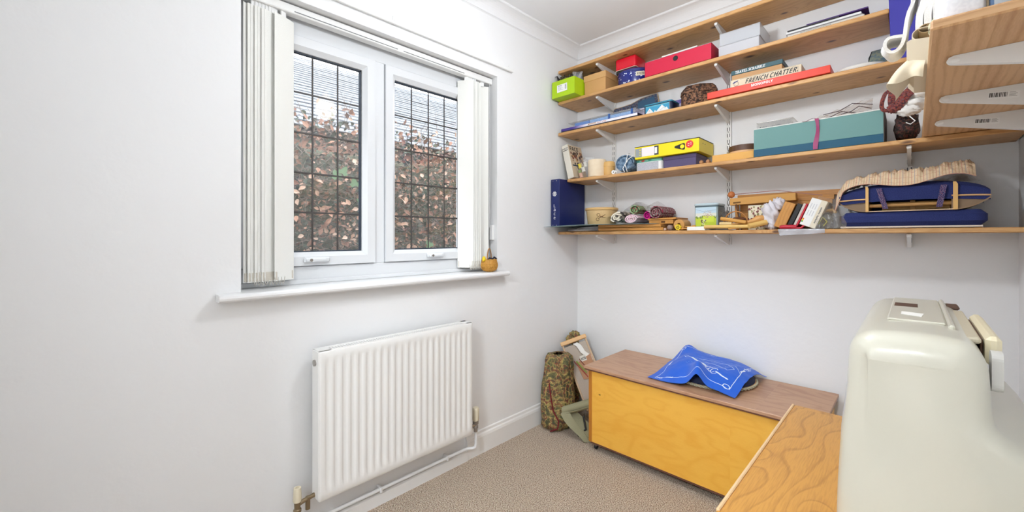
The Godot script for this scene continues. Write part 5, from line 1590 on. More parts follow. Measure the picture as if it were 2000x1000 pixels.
	for q in [[-0.03, c8(214, 60, 56)], [-0.06, c8(40, 110, 100)], [0.01, c8(60, 150, 130)]]:
		part(t, "painted_leaf", extrudem([Vector2(-0.014, 0), Vector2(0, -0.005), Vector2(0.012, 0.001), Vector2(0, 0.005)], 0, 0.0005), mat(q[1], 0.4), Transform3D(Basis.IDENTITY, Vector3(q[0], 0.057, 0.0668)))
	# violet card box
	t = crate("card_box", "dark violet card box with lid, under the yellow box", "box", 0.696, 0.866, y, 0.045, 0.04, 0.198, mat(c8(84, 74, 112), 0.6))
	part(t, "lid", boxat(Vector3(-0.0865, 0.043, -0.081), Vector3(0.0865, 0.063, 0.081), 0.001), mat(c8(78, 66, 104), 0.6))
	# yellow lever arch carton lying across both
	var yel := mat(c8(246, 222, 20), 0.4)
	t = thing("file_carton", "bright yellow lever arch file lying on the lattice tin", "binder", Vector3(0.714, y + 0.0665, 0.115))
	part(t, "body", boxm(Vector3(0.348, 0.066, 0.205), 0.0015), yel)
	part(t, "cover_edge", boxat(Vector3(-0.175, 0.066, -0.103), Vector3(0.175, 0.069, 0.1035), 0.0005), M.black)
	part(t, "spine_label", boxat(Vector3(-0.132, 0.011, 0.1025), Vector3(-0.06, 0.059, 0.1032), 0), mat(c8(240, 232, 232), 0.7))
	part(t, "label_frame", boxat(Vector3(-0.06, 0.011, 0.1025), Vector3(-0.036, 0.06, 0.1032), 0), mat(c8(66, 68, 76), 0.6))
	part(t, "label_tag", boxat(Vector3(-0.058, 0.02, 0.1032), Vector3(-0.044, 0.052, 0.1036), 0), M.paper)
	part(t, "small_print", boxat(Vector3(-0.171, 0.01, 0.1025), Vector3(-0.133, 0.058, 0.1031), 0), mat(c8(150, 156, 156), 0.7))
	for i in 3:
		part(t, "print_dot", lathem([Vector2(0, 0), Vector2(0.0035, 0), Vector2(0.0035, 0.0004), Vector2(0, 0.0004)], 12), yel, Transform3D(Basis(Vector3(1, 0, 0), PI / 2), Vector3(-0.142, 0.02 + i * 0.014, 0.1032)))
	part(t, "finger_ring_plate", extrudem([Vector2(-0.035, 0.002), Vector2(-0.033, -0.003), Vector2(0.01, -0.017), Vector2(0.017, -0.016), Vector2(0.019, -0.01), Vector2(0.019, 0.01), Vector2(0.017, 0.016), Vector2(0.01, 0.017), Vector2(-0.033, 0.007)], 0, 0.0012), M.black, Transform3D(Basis.IDENTITY, Vector3(0.085, 0.034, 0.1025)))
	part(t, "finger_hole", lathem([Vector2(0, 0), Vector2(0.0105, 0), Vector2(0.0105, 0.0006), Vector2(0, 0.0006)], 20), yel, Transform3D(Basis(Vector3(1, 0, 0), PI / 2), Vector3(0.09, 0.034, 0.1037)))
	part(t, "price_sticker", lathem([Vector2(0, 0), Vector2(0.019, 0), Vector2(0.019, 0.0006), Vector2(0, 0.0006)], 24), mat(c8(222, 48, 44), 0.5), Transform3D(Basis(Vector3(1, 0, 0), PI / 2), Vector3(0.127, 0.041, 0.1026)))
	for i in 4: part(t, "sticker_mark", boxat(Vector3(0.118 + (i % 2) * 0.012, 0.034 + i * 0.0045, 0.1032), Vector3(0.126 + (i % 2) * 0.012, 0.0365 + i * 0.0045, 0.1036), 0), M.white)
	for z in [0.02, 0.05]: part(t, "rivet", lathem([Vector2(0, 0), Vector2(0.003, 0), Vector2(0.002, 0.001), Vector2(0, 0.0012)], 8), M.black, Transform3D(Basis(Vector3(0, 0, 1), -PI / 2), Vector3(0.174, 0.045, z)))
	var kl := ["turned wooden bobbin with round end, beside the violet box", "second turned wooden bobbin, nearer the cardboard carton"]
	for i in 2:
		solo("wooden_bobbin", kl[i], "bobbin", lathem([Vector2(0, 0), Vector2(0.008, 0.001), Vector2(0.0105, 0.006), Vector2(0.009, 0.012), Vector2(0.004, 0.016), Vector2(0.004, 0.06), Vector2(0.007, 0.065), Vector2(0, 0.07)], 14), mat(c8(170, 120, 76), 0.5), xf(Vector3(0.892 + i * 0.032, y + 0.011, 0.205), -90))
	# shallow carton with embroidery hoops on it
	t = crate("carton", "shallow plain brown carton between yellow file and teal box", "box", 0.945, 1.128, y, 0.036, 0.03, 0.205, mat(c8(226, 172, 92), 0.7), 0.0015)
	var hl := ["dark brown embroidery hoop on top of the pile on the carton", "pale wooden embroidery hoop under the dark hoop on the carton"]
	for k in 2:
		t = thing("embroidery_hoop", hl[1 - k], "hoop", Vector3(1.07, y + 0.037 + k * 0.013, 0.11), "embroidery hoops on the carton")
		st = begin()
		for q in [[0.068, 0.074], [0.060, 0.066]]:
			lathe(st, [Vector2(q[0], 0.0), Vector2(q[1], 0.0), Vector2(q[1], 0.012 + k * 0.014), Vector2(q[0], 0.012 + k * 0.014), Vector2(q[0], 0.0)], 40)
		part(t, "rings", done(st), mat(c8(92, 62, 44), 0.5) if k else mat(c8(222, 176, 128), 0.5))
		part(t, "screw", boxat(Vector3(-0.085, 0.002, -0.005), Vector3(-0.072, 0.01, 0.005), 0.001), M.brass)
	# teal box file with ribbon
	var teal := mat(c8(112, 154, 150), 0.75)
	t = thing("box_file", "long pale teal box with dark teal base, tied with magenta ribbon", "box", Vector3(1.354, y, 0.118))
	part(t, "base", boxat(Vector3(-0.221, 0, -0.11), Vector3(0.221, 0.032, 0.109), 0.001), mat(c8(16, 84, 112), 0.6))
	part(t, "upper", boxat(Vector3(-0.2205, 0.032, -0.1095), Vector3(0.2205, 0.124, 0.1085), 0.001), teal)
	part(t, "end_board", boxat(Vector3(0.2205, 0.0005, -0.1095), Vector3(0.223, 0.1245, 0.109), 0.0005), mat(c8(92, 84, 80), 0.8))
	part(t, "lid_edge", boxat(Vector3(-0.2205, 0.124, -0.1095), Vector3(0.223, 0.1275, 0.109), 0.0005), M.paper)
	part(t, "ribbon", sheetm(fgrid(2, 14, func(u, v): return Vector3(0.013 + (u - 0.5) * 0.014 * (1.0 - 0.25 * sin(v * 6.0)) + 0.004 * sin(v * 5.0), 0.13 - 0.128 * v, 0.1105 + 0.003 * sin(v * 8.0) + 0.0012)), 0.0008), mat(c8(150, 24, 92), 0.4))
	part(t, "ribbon_tail", sheetm(fgrid(2, 8, func(u, v): return Vector3(0.012 - 0.05 * v, 0.1295 + 0.004 * sin(v * 6.0) + (u - 0.5) * 0.002, 0.108 - (u - 0.5) * 0.01)), 0.0008), mat(c8(120, 20, 76), 0.4))
	# bead box on it
	var top := y + 0.128
	t = thing("bead_box", "clear plastic box of dark beads on the teal box", "plastic box", Vector3(1.205, top, 0.12))
	st = begin()
	cbox(st, Vector3(-0.07, 0, -0.06), Vector3(0.07, 0.0015, 0.06), 0)
	for s in [-1, 1]:
		cbox(st, Vector3(s * 0.07 - 0.001, 0.0015, -0.06), Vector3(s * 0.07 + 0.001, 0.034, 0.06), 0)
		cbox(st, Vector3(-0.069, 0.0015, s * 0.06 - 0.001), Vector3(0.069, 0.034, s * 0.06 + 0.001), 0)
	part(t, "tray", done(st), glassy(Color(0.95, 0.95, 0.93, 0.08), 0.05))
	part(t, "lid", boxat(Vector3(-0.072, 0.034, -0.062), Vector3(0.072, 0.037, 0.062), 0.001), glassy(Color(0.9, 0.88, 0.84, 0.4), 0.15))
	st = begin()
	r.seed = 31
	for i in 240:
		blob(st, Vector3(r.randf_range(-0.064, 0.064), r.randf_range(0.005, 0.016), r.randf_range(-0.054, 0.055)), Vector3.ONE * 0.0035, 0, 1, 1, 6, 4)
	part(t, "beads", done(st), nmat(noise_tex(88, 0.2, [c8(60, 66, 80), c8(150, 150, 150), c8(90, 96, 112)], [0.2, 0.5, 0.8], FastNoiseLite.TYPE_SIMPLEX, 1, 64), 30.0, 0.4)).set_meta("kind", "stuff")
	# crumpled clear bag with dark threads
	t = thing("thread_bag", "crumpled clear plastic bag with dark threads on the teal box", "bag", Vector3(1.44, top, 0.1))
	var n := FastNoiseLite.new()
	n.seed = 22
	n.frequency = 1.0
	part(t, "film", sheetm(fgrid(16, 12, func(u, v): return Vector3((u - 0.5) * 0.19, 0.003 + 0.095 * v * (0.45 + 0.55 * u) + 0.01 * n.get_noise_2d(u * 5, v * 5), 0.05 - 0.1 * v + 0.02 * n.get_noise_2d(u * 6 + 9, v * 6))), 0.0004), glassy(Color(0.9, 0.86, 0.83, 0.18), 0.08))
	for q in [[-0.06, 0.03, 0.1, 0.045], [-0.075, 0.012, 0.05, 0.02], [0.0, 0.02, 0.095, 0.03]]:
		part(t, "thread", tubem([Vector3(q[0], q[1], 0.056), Vector3(lerpf(q[0], q[2], 0.35), q[1] + 0.004, 0.06), Vector3(lerpf(q[0], q[2], 0.6), q[3] + 0.012, 0.055), Vector3(q[2], q[3] - 0.004, 0.05)], 0.0016, 5), mat(c8(60, 34, 36), 0.7))
	part(t, "card", boxat(Vector3(-0.09, 0.001, 0.02), Vector3(0.06, 0.004, 0.08), 0.0005), mat(c8(200, 170, 152), 0.8))

func make_side_end_stuff() -> void:
	# soft things near the right end of the fourth shelf
	var y := shelf_top(3) + 0.0005
	var n := FastNoiseLite.new()
	n.seed = 33
	n.frequency = 1.0
	var red := nmat(noise_tex(91, 0.07, [c8(60, 40, 44), c8(130, 40, 40), c8(180, 110, 70), c8(66, 74, 96), c8(150, 60, 52)], [0.0, 0.36, 0.5, 0.58, 0.68], FastNoiseLite.TYPE_SIMPLEX, 3, 128, true), 9.0)
	var ribbon := func(pts: Array, wd: float, z: float, wave: float) -> ArrayMesh:
		var cv := Curve3D.new()
		cv.bake_interval = 0.006
		for i in pts.size():
			var a: Vector2 = pts[maxi(i - 1, 0)]
			var b: Vector2 = pts[mini(i + 1, pts.size() - 1)]
			var d := (b - a) / 6.0
			cv.add_point(Vector3(pts[i].x, pts[i].y, 0), Vector3(-d.x, -d.y, 0), Vector3(d.x, d.y, 0))
		var bk := cv.get_baked_points()
		var g := []
		for i in bk.size():
			var d: Vector3 = bk[mini(i + 1, bk.size() - 1)] - bk[maxi(i - 1, 0)]
			var nn := Vector3(-d.y, d.x, 0).normalized() * wd * 0.5
			var row := []
			for k in 4:
				var f := k / 3.0 * 2.0 - 1.0
				row.append(bk[i] + nn * f + Vector3(0, 0, z + wave * sin(i * 0.7) - 0.004 * f * f))
			g.append(row)
		return sheetm(g, 0.0025)
	var t := thing("floral_strap", "looped dark red floral fabric strap over the end of teal box", "strap", Vector3.ZERO)
	part(t, "loop", ribbon.call([Vector2(1.594, 1.70), Vector2(1.580, 1.69), Vector2(1.572, 1.665), Vector2(1.570, 1.642), Vector2(1.578, 1.628), Vector2(1.596, 1.626)], 0.013, 0.245, 0.002), red)
	part(t, "band", ribbon.call([Vector2(1.602, 1.722), Vector2(1.6, 1.69), Vector2(1.598, 1.655), Vector2(1.604, 1.628)], 0.022, 0.25, 0.002), red)
	part(t, "band", ribbon.call([Vector2(1.668, 1.706), Vector2(1.65, 1.685), Vector2(1.63, 1.66), Vector2(1.612, 1.63)], 0.032, 0.256, 0.003), red)
	part(t, "knot", blobm(Vector3(0.022, 0.016, 0.014), 0.4, 0.3, 6), red, Transform3D(Basis.IDENTITY, Vector3(1.606, 1.626, 0.258)))
	var dark := nmat(noise_tex(92, 0.06, [c8(40, 34, 36), c8(96, 80, 58), c8(140, 50, 56), c8(52, 46, 52)], [0.0, 0.55, 0.68, 0.76], FastNoiseLite.TYPE_SIMPLEX, 3, 128, true), 8.0)
	t = thing("fabric_bundle", "dark floral fabric bundle beside the teal box end", "fabric", Vector3(1.632, y, 0.13))
	part(t, "folds", blobm(Vector3(0.036, 0.05, 0.08), 0.3, 0.2, 9, 0.7), dark, Transform3D(Basis.IDENTITY, Vector3(0.004, 0.062, 0)))
	t = thing("white_linen", "crumpled white linen and lace above the dark floral bundle", "fabric", Vector3(1.657, y + 0.105, 0.165))
	var st := begin()
	blob(st, Vector3(0, 0.02, 0.04), Vector3(0.036, 0.028, 0.05), 0.5, 0.2, 12)
	blob(st, Vector3(0.012, 0.062, 0.04), Vector3(0.032, 0.03, 0.045), 0.4, 0.2, 14)
	blob(st, Vector3(-0.014, -0.006, 0.085), Vector3(0.03, 0.018, 0.02), 0.6, 0.3, 16)
	part(t, "linen", done(st), mat(c8(236, 232, 226), 0.9))
	part(t, "yellow_lining", blobm(Vector3(0.02, 0.018, 0.03), 0.4, 0.3, 18), mat(c8(226, 190, 110), 0.9), Transform3D(Basis.IDENTITY, Vector3(0.02, 0.1, 0.06)))
	part(t, "hook", tubem([Vector3(-0.01, -0.03, 0.1), Vector3(0.004, -0.05, 0.105), Vector3(-0.008, -0.06, 0.105), Vector3(-0.02, -0.052, 0.105)], 0.0018, 6), M.white)
	# heavy white felt folded over the edge of the side shelf
	var felt := nmat(noise_tex(93, 0.2, [c8(236, 233, 228), c8(244, 242, 238)], [0.3, 0.7], FastNoiseLite.TYPE_SIMPLEX, 2, 128), 8.0, 1.0)
	t = thing("felt_wadding", "thick white felt wadding hanging over the side shelf in folds", "felt", Vector3(0, 0, 0))
	var fold := func(pts: Array, z0: float, z1: float, th: float) -> ArrayMesh:
		var cv := Curve3D.new()
		cv.bake_interval = 0.012
		for i in pts.size():
			var a: Vector3 = pts[maxi(i - 1, 0)]
			var b: Vector3 = pts[mini(i + 1, pts.size() - 1)]
			cv.add_point(pts[i], (a - b) / 6.0, (b - a) / 6.0)
		var bk := cv.get_baked_points()
		var g := []
		for k in 5:
			var row := []
			for p in bk: row.append(Vector3(p.x + 0.003 * sin(k * 1.7 + p.y * 40.0), p.y, p.z + lerpf(z0, z1, k / 4.0)))
			g.append(row)
		return sheetm(g, th)
	part(t, "front_fold", fold.call([Vector3(1.664, 1.76, 0), Vector3(1.662, 1.703, 0), Vector3(1.656, 1.681, 0), Vector3(1.650, 1.654, 0), Vector3(1.644, 1.625, 0), Vector3(1.637, 1.604, 0), Vector3(1.626, 1.592, 0), Vector3(1.613, 1.592, 0), Vector3(1.603, 1.604, 0), Vector3(1.602, 1.62, 0), Vector3(1.611, 1.632, 0), Vector3(1.626, 1.633, 0), Vector3(1.642, 1.63, 0)], 0.93, 1.0, 0.007), felt)
	for i in 3:
		part(t, "inner_fold", fold.call([Vector3(1.659 + i * 0.0145, 1.625, 0), Vector3(1.664 + i * 0.0135, 1.665, 0), Vector3(1.671 + i * 0.0125, 1.70, 0), Vector3(1.674 + i * 0.012, 1.77, 0)], 0.76 + 0.01 * i, 1.0 + 0.012 * i, 0.0125), felt)
	# cream calico folded under the felt, its flap over the shelf edge
	var cal := mat(c8(240, 226, 198), 0.9)
	t = thing("calico_cloth", "folded cream calico cloth overhanging the side shelf edge", "fabric", Vector3(0, 0, 0))
	part(t, "folded_block", extrudem([Vector2(1.646, 1.553), Vector2(1.658, 1.536), Vector2(1.69, 1.533), Vector2(1.78, 1.533), Vector2(1.78, 1.59), Vector2(1.684, 1.592), Vector2(1.652, 1.596), Vector2(1.646, 1.592)], 0.8, 1.05), cal)
	part(t, "top_fold", sheetm(fgrid(10, 14, func(u, v):
		var a: float = lerpf(-0.5, 0.62, v) * PI
		return Vector3(1.668 - 0.012 * cos(a) + 0.05 * maxf(0.0, v - 0.8), 1.606 + 0.012 * sin(a), lerpf(0.84, 1.045, u))), 0.0016), cal)
	part(t, "roll", sheetm(fgrid(6, 22, func(u, v):
		var a: float = v * TAU * 1.25
		var rr: float = 0.0115 - 0.004 * v
		return Vector3(1.678 + cos(a) * rr * 1.3, 1.617 + sin(a) * rr, lerpf(0.9, 1.04, u))), 0.0012), mat(c8(222, 192, 150), 0.9))
	part(t, "flap", sheetm(fgrid(12, 12, func(u, v):
		var p := Vector3(1.647, 1.553, 1.045).lerp(Vector3(1.676, 1.54, 1.06), u)
		var q := Vector3(1.613, 1.505, 1.05).lerp(Vector3(1.672, 1.503, 1.07), u)
		var r2 := p.lerp(q, v)
		return r2 + Vector3(0, 0.004 * sin(u * 7.0 + v * 3.0) * v, 0.012 * sin(v * PI) + 0.006 * sin(u * 9.0) * v)), 0.0014), cal)
	part(t, "under_flap", sheetm(fgrid(8, 8, func(u, v): return Vector3(1.648, 1.55, 0.86).lerp(Vector3(1.646, 1.552, 1.04), u).lerp(Vector3(1.622, 1.515, 0.84).lerp(Vector3(1.613, 1.506, 1.045), u), v) + Vector3(0.004 * sin(u * 6.0), 0, 0)), 0.0014), cal)
	# cone of thread, small jar and grey-blue box at the near end
	t = thing("thread_cone", "large cone of white thread at the near end of side shelf", "thread", Vector3(1.722, 1.5315, 1.262))
	part(t, "thread", lathem([Vector2(0, 0.004), Vector2(0.036, 0.004), Vector2(0.0375, 0.01), Vector2(0.034, 0.15), Vector2(0.031, 0.156), Vector2(0.01, 0.158)], 30), nmat(noise_tex(94, 0.1, [c8(236, 236, 240), c8(244, 244, 247)], [0.3, 0.7], FastNoiseLite.TYPE_SIMPLEX, 1, 128), 10.0, 0.7))
	part(t, "core", lathem([Vector2(0, 0.0), Vector2(0.03, 0.0), Vector2(0.03, 0.004), Vector2(0.009, 0.17), Vector2(0, 0.17)], 20), M.paper)
	solo("patterned_jar", "small cream and green patterned pot behind the white thread cone", "pot", lathem([Vector2(0, 0.0), Vector2(0.016, 0.0), Vector2(0.022, 0.015), Vector2(0.022, 0.03), Vector2(0.015, 0.042), Vector2(0, 0.043)], 20), nmat(noise_tex(95, 0.08, [c8(236, 228, 196), c8(190, 206, 150), c8(90, 70, 60)], [0.4, 0.6, 0.75], FastNoiseLite.TYPE_SIMPLEX, 2, 64, true), 14.0, 0.4), xf(Vector3(1.7, 1.5315, 1.205)))
	t = crate("index_box", "grey-blue box with pale torn front at the shelf end", "box", 1.748, 1.9, 1.5315, 0.13, 1.13, 1.296, mat(c8(98, 128, 168), 0.6), 0.002)
	part(t, "pale_label", boxat(Vector3(-0.07, 0.004, 0.083), Vector3(-0.04, 0.125, 0.0836), 0), mat(c8(200, 208, 214), 0.8))
	part(t, "metal_edge", boxat(Vector3(-0.0785, 0, 0.078), Vector3(-0.0755, 0.13, 0.085), 0.001), M.brass)

func make_fifth_shelf() -> void:
	var y := shelf_top(4) + 0.0005
	var st: SurfaceTool
	var r := RandomNumberGenerator.new()
	r.seed = 44
	# white plate, two flat wooden trays, then the teal mat over them
	solo("white_plate", "shallow white plate under the grey-green board", "plate", lathem([Vector2(0, 0.0), Vector2(0.085, 0.0), Vector2(0.128, 0.008), Vector2(0.13, 0.0105), Vector2(0.126, 0.0115), Vector2(0.09, 0.006), Vector2(0, 0.006)], 40), M.gloss_white, xf(Vector3(0.165, y, 0.13)).scaled_local(Vector3(1.02, 1, 0.75)))
	var tl := ["lower flat wooden tray of the pair under the grey-green board", "upper flat wooden tray of the pair under the grey-green board"]
	for k in 2:
		var t := crate("wooden_tray", tl[k], "tray", 0.305, 0.705 - 0.014 * k, y + k * 0.0185, 0.004, 0.03, 0.222, M.amber_wood, 0.001, "base")
		var hw := (0.4 - 0.014 * k) / 2
		for s in [-1, 1]:
			part(t, "side", boxat(Vector3(-hw, 0.0, s * 0.092 - 0.004), Vector3(hw, 0.018, s * 0.092 + 0.004), 0.001), M.amber_wood)
			part(t, "end", boxat(Vector3(s * (hw - 0.004) - 0.004, 0.0, -0.088), Vector3(s * (hw - 0.004) + 0.004, 0.018, 0.088), 0.001, 2), M.amber_wood)
	var my := y + 0.0375
	var mat_g := []
	for q in [[0.008, 0.372, 0.669, 0.226], [0.008, 0.29, 0.672, 0.17], [0.01, 0.03, 0.69, 0.03]]:
		var row := []
		for j in 9:
			var f := j / 8.0
			row.append(Vector3(lerpf(q[0], q[2], f), my + 0.002 - 0.011 * pow(maxf(0.0, 1.0 - f / 0.42), 1.5), lerpf(q[1], q[3], f)))
		mat_g.append(row)
	mat_g.reverse()
	solo("card_sheet", "thin grey-green board sticking out past the lowest shelf", "board", sheetm(mat_g, 0.0016), mat(c8(132, 156, 158), 0.6))
	# the Lace binder
	my += 0.0025
	var t := thing("ring_binder", "navy blue ring binder labelled Lace at the shelf end", "binder", Vector3(0.042, my - 0.0085, 0.165))
	var navy := mat(c8(20, 34, 96), 0.4)
	st = begin()
	cbox(st, Vector3(-0.033, 0, 0.132), Vector3(0.033, 0.297, 0.136), 0.0015)
	cbox(st, Vector3(-0.033, 0, -0.14), Vector3(-0.0305, 0.297, 0.134), 0.001)
	cbox(st, Vector3(0.0305, 0, -0.14), Vector3(0.033, 0.297, 0.134), 0.001)
	part(t, "cover", done(st), navy)
	part(t, "pages", boxat(Vector3(-0.03, 0.004, -0.135), Vector3(0.028, 0.288, 0.125), 0.001), M.paper)
	var k2 := 0
	for ch in ["L", "a", "c", "e"]:
		var ltr := letters(t, ch, [0.012, 0.013, 0.012, 0.013][k2], [0.019, 0.016, 0.016, 0.016][k2], M.white, Transform3D(Basis.IDENTITY, Vector3(-0.004, 0.13 - k2 * 0.0255, 0.1364)), "Droid Sans", 0.0, 400)
		ltr.name = "letter"
		k2 += 1
	st = begin()
	var gear := []
	for i in 32: gear.append(Vector2(cos(TAU * i / 32.0), sin(TAU * i / 32.0)) * (0.016 if (i / 2) % 2 else 0.0125))
	extrude(st, PackedVector2Array(gear), 0, 0.0006)
	var em := part(t, "emblem", done(st), M.white, Transform3D(Basis.IDENTITY, Vector3(-0.004, 0.205, 0.1362)))
	part(em, "emblem_ring", tubem(ring3(0.0075, 20), 0.0016, 5, true), navy, Transform3D(Basis(Vector3(1, 0, 0), PI / 2), Vector3(0, 0, 0.0006)))
	for p in [Vector2(-0.018, 0.287), Vector2(0.012, 0.287), Vector2(-0.018, 0.008), Vector2(0.012, 0.008)]:
		part(t, "rivet", lathem([Vector2(0, 0), Vector2(0.003, 0), Vector2(0.0022, 0.0012), Vector2(0, 0.0015)], 10), M.chrome, Transform3D(Basis(Vector3(1, 0, 0), PI / 2), Vector3(p.x, p.y, 0.136)))
	# round lidded tub with a scissors motif
	my = shelf_top(4) + 0.0405
	t = thing("round_tub", "round cream lidded tub with brown scissors motif", "tub", Vector3(0.272, my, 0.13))
	var tub := mat(c8(226, 192, 138), 0.5)
	part(t, "pot", lathem([Vector2(0, 0), Vector2(0.082, 0), Vector2(0.085, 0.003), Vector2(0.095, 0.088), Vector2(0, 0.088)], 40), tub)
	part(t, "lid", lathem([Vector2(0, 0.0885), Vector2(0.099, 0.0885), Vector2(0.1005, 0.091), Vector2(0.1005, 0.1), Vector2(0.097, 0.104), Vector2(0, 0.105)], 40), mat(c8(222, 180, 116), 0.45))
	var brown := mat(c8(122, 86, 50), 0.6)
	var on := func(a: float, h: float) -> Vector3: return Vector3(cos(a) * (0.0858 + h * 0.112), h, sin(a) * (0.0858 + h * 0.112))
	for q in [[1.28, 0.032], [1.22, 0.058]]:
		var pts := []
		for i in 14: pts.append(on.call(q[0] + 0.1 * cos(TAU * i / 14.0), q[1] + 0.0085 * sin(TAU * i / 14.0)))
		part(t, "scissor_bow", tubem(pts, 0.0014, 5, true), brown)
	part(t, "scissor_blade", tubem([on.call(1.2, 0.038), on.call(1.0, 0.048), on.call(0.78, 0.06)], [0.0016, 0.0024, 0.001], 5), brown)
	part(t, "scissor_blade", tubem([on.call(1.15, 0.052), on.call(1.0, 0.046), on.call(0.76, 0.042)], [0.0016, 0.0024, 0.001], 5), brown)
	# rolled fabrics on the board
	var roll := func(m: Material, turns: float, rad: float, ln: float, oval: float) -> ArrayMesh:
		var rows := []
		for k in 2:
			var row := []
			for i in int(turns * 18) + 1:
				var a := i / 18.0 * TAU
				var rr: float = rad * (1.0 - 0.8 * a / (turns * TAU))
				row.append(Vector3(cos(a) * rr, sin(a) * rr * oval, ln * (0.5 - k)))
			rows.append(row)
		return sheetm(rows, rad * 0.16)
	var fab := [
		["striped_fabric_roll", "cream and dark striped folded fabric roll on the grey-green board", [c8(238, 228, 208), c8(66, 58, 56)], [0.0, 0.6], 0.42, 0.04, 0.052, 0.0],
		["pink_fabric_roll", "pale pink fabric roll with rose print on the grey-green board", [c8(236, 206, 214), c8(214, 130, 158), c8(240, 226, 222)], [0.0, 0.5, 0.6], 0.51, 0.028, 0.045, 0.0],
		["green_fabric_roll", "light green sprigged fabric roll lying on the other rolls", [c8(150, 178, 128), c8(76, 104, 76), c8(196, 90, 96)], [0.0, 0.55, 0.72], 0.53, 0.078, 0.033, 0.0],
		["christmas_fabric_roll", "burgundy, white and green patterned fabric roll beside the rose roll", [c8(126, 24, 50), c8(236, 228, 220), c8(50, 88, 70), c8(110, 20, 44)], [0.0, 0.46, 0.58, 0.68], 0.655, 0.058, 0.042, 0.0],
		["magenta_fabric_roll", "bright magenta fabric roll tucked between the other rolls", [c8(206, 20, 140), c8(170, 14, 110)], [0.0, 0.6], 0.6, 0.045, 0.03, -0.02]]
	for i in fab.size():
		var q: Array = fab[i]
		var m := nmat(noise_tex(100 + i, 0.05 if i else 0.02, q[2], q[3], FastNoiseLite.TYPE_SIMPLEX, 2, 128, true), 9.0)
		t = thing(q[0], q[1], "fabric", Vector3(q[4], my + q[5], 0.12 + q[7]))
		t.rotation.z = 0.35 if i == 0 else (0.12 if i == 1 else 0.0)
		part(t, "cloth", roll.call(m, [2.5, 3.0, 2.0, 2.6, 2.0][i], q[6], 0.17, [0.62, 0.6, 0.9, 0.95, 0.9][i]), m)
		part(t, "roll_core", tubem([Vector3(0, 0, -0.084), Vector3(0, 0, 0.078)], q[6] * 0.42, 12), m)
	t = thing("plastic_sleeve", "open clear plastic bag lying over the fabric rolls", "bag", Vector3(0.53, my, 0.11))
	var film := glassy(Color(0.9, 0.88, 0.9, 0.12), 0.05)
	part(t, "film", sheetm(fgrid(22, 8, func(u, v):
		var x: float = lerpf(-0.18, 0.17, u)
		var arch: float = 0.04 + 0.078 * exp(-pow((x - 0.01) / 0.075, 2)) + 0.006 * sin(u * 23.0 + v * 5.0)
		return Vector3(x, arch, 0.1 - 0.19 * v)), 0.0005), film)
	part(t, "crumple", sheetm(fgrid(8, 5, func(u, v): return Vector3(0.03 + 0.09 * u, 0.1 + 0.03 * v * sin(u * 3.1), 0.02 - 0.05 * v + 0.01 * sin(u * 11.0))), 0.0004), film)
	# stepped wooden box to the right of the trays
	t = thing("wooden_lace_box", "small open amber wooden box with sliding lid beside the trays", "box", Vector3(0.68, y + 0.037, 0.105))
	part(t, "body", boxat(Vector3(-0.07, 0, -0.07), Vector3(0.065, 0.022, 0.085), 0.001), M.amber_wood)
	part(t, "lid", boxat(Vector3(-0.075, 0.022, -0.075), Vector3(0.082, 0.032, 0.09), 0.0015), M.amber_wood, xf(Vector3.ZERO, 0, 0, 1.2))
	part(t, "finger_slot_shade", boxat(Vector3(0.0, 0.006, 0.085), Vector3(0.022, 0.016, 0.0856), 0), mat(c8(90, 56, 22), 0.8))  # darker brown plate, painted-in shade of the slot
	# turned wooden roller, balls, flower bead
	solo("wooden_roller", "short fat wooden roller with a hole, lying end-on", "roller", lathem([Vector2(0.009, 0), Vector2(0.027, 0), Vector2(0.029, 0.002), Vector2(0.029, 0.09), Vector2(0.027, 0.092), Vector2(0.009, 0.092), Vector2(0.009, 0)], 28), mat(c8(206, 152, 84), 0.45), xf(Vector3(0.776, y + 0.03, 0.1), 90))
	solo("grey_bead", "grey-brown round bead next to the wooden roller", "bead", lathem([Vector2(0, 0), Vector2(0.009, 0.002), Vector2(0.0145, 0.009), Vector2(0.0155, 0.0155), Vector2(0.0145, 0.022), Vector2(0.009, 0.029), Vector2(0, 0.031)], 18), mat(c8(150, 126, 116), 0.4), xf(Vector3(0.735, y, 0.205)))
	solo("pink_bead", "tiny pale pink bead at the front edge", "bead", blobm(Vector3(0.007, 0.007, 0.007), 0, 1, 1), mat(c8(226, 190, 168), 0.4), xf(Vector3(0.715, y + 0.007, 0.222)))
	t = thing("flower_bobbin", "yellow flower-shaped bobbin with black centre marks", "bobbin", Vector3(0.783, y + 0.0165, 0.222))
	var petal := []
	for i in 40: petal.append(Vector2(cos(TAU * i / 40.0), sin(TAU * i / 40.0)) * (0.0145 + 0.0018 * sin(i * TAU / 40.0 * 8.0)))
	part(t, "petals", extrudem(petal, -0.014, 0.0, true), mat(c8(246, 216, 40), 0.4))
	for i in 6: part(t, "dark_mark", boxat(Vector3(0.003, -0.0016, 0), Vector3(0.0095, 0.0016, 0.0006), 0), M.black, Transform3D(Basis(Vector3(0, 0, 1), TAU * i / 6.0), Vector3.ZERO))
	var bl := ["small turned amber bobbin in front of the picture canister", "slender turned bobbin behind the flower bobbin"]
	for i in 2:
		solo("turned_bobbin", bl[i], "bobbin", tubem([Vector3(0, 0, 0), Vector3(0.01, 0, 0), Vector3(0.016, 0, 0), Vector3(0.05, 0.0, 0), Vector3(0.056, 0, 0), Vector3(0.068, 0, 0)], [0.005, 0.0075, 0.004, 0.004, 0.0085, 0.007], 10), mat(c8(214, 156, 76), 0.4), xf(Vector3(0.79, y + 0.0095 + 0.01 * i, 0.175 + 0.03 * (1 - i)), 0, 12 - 20 * i, 0))
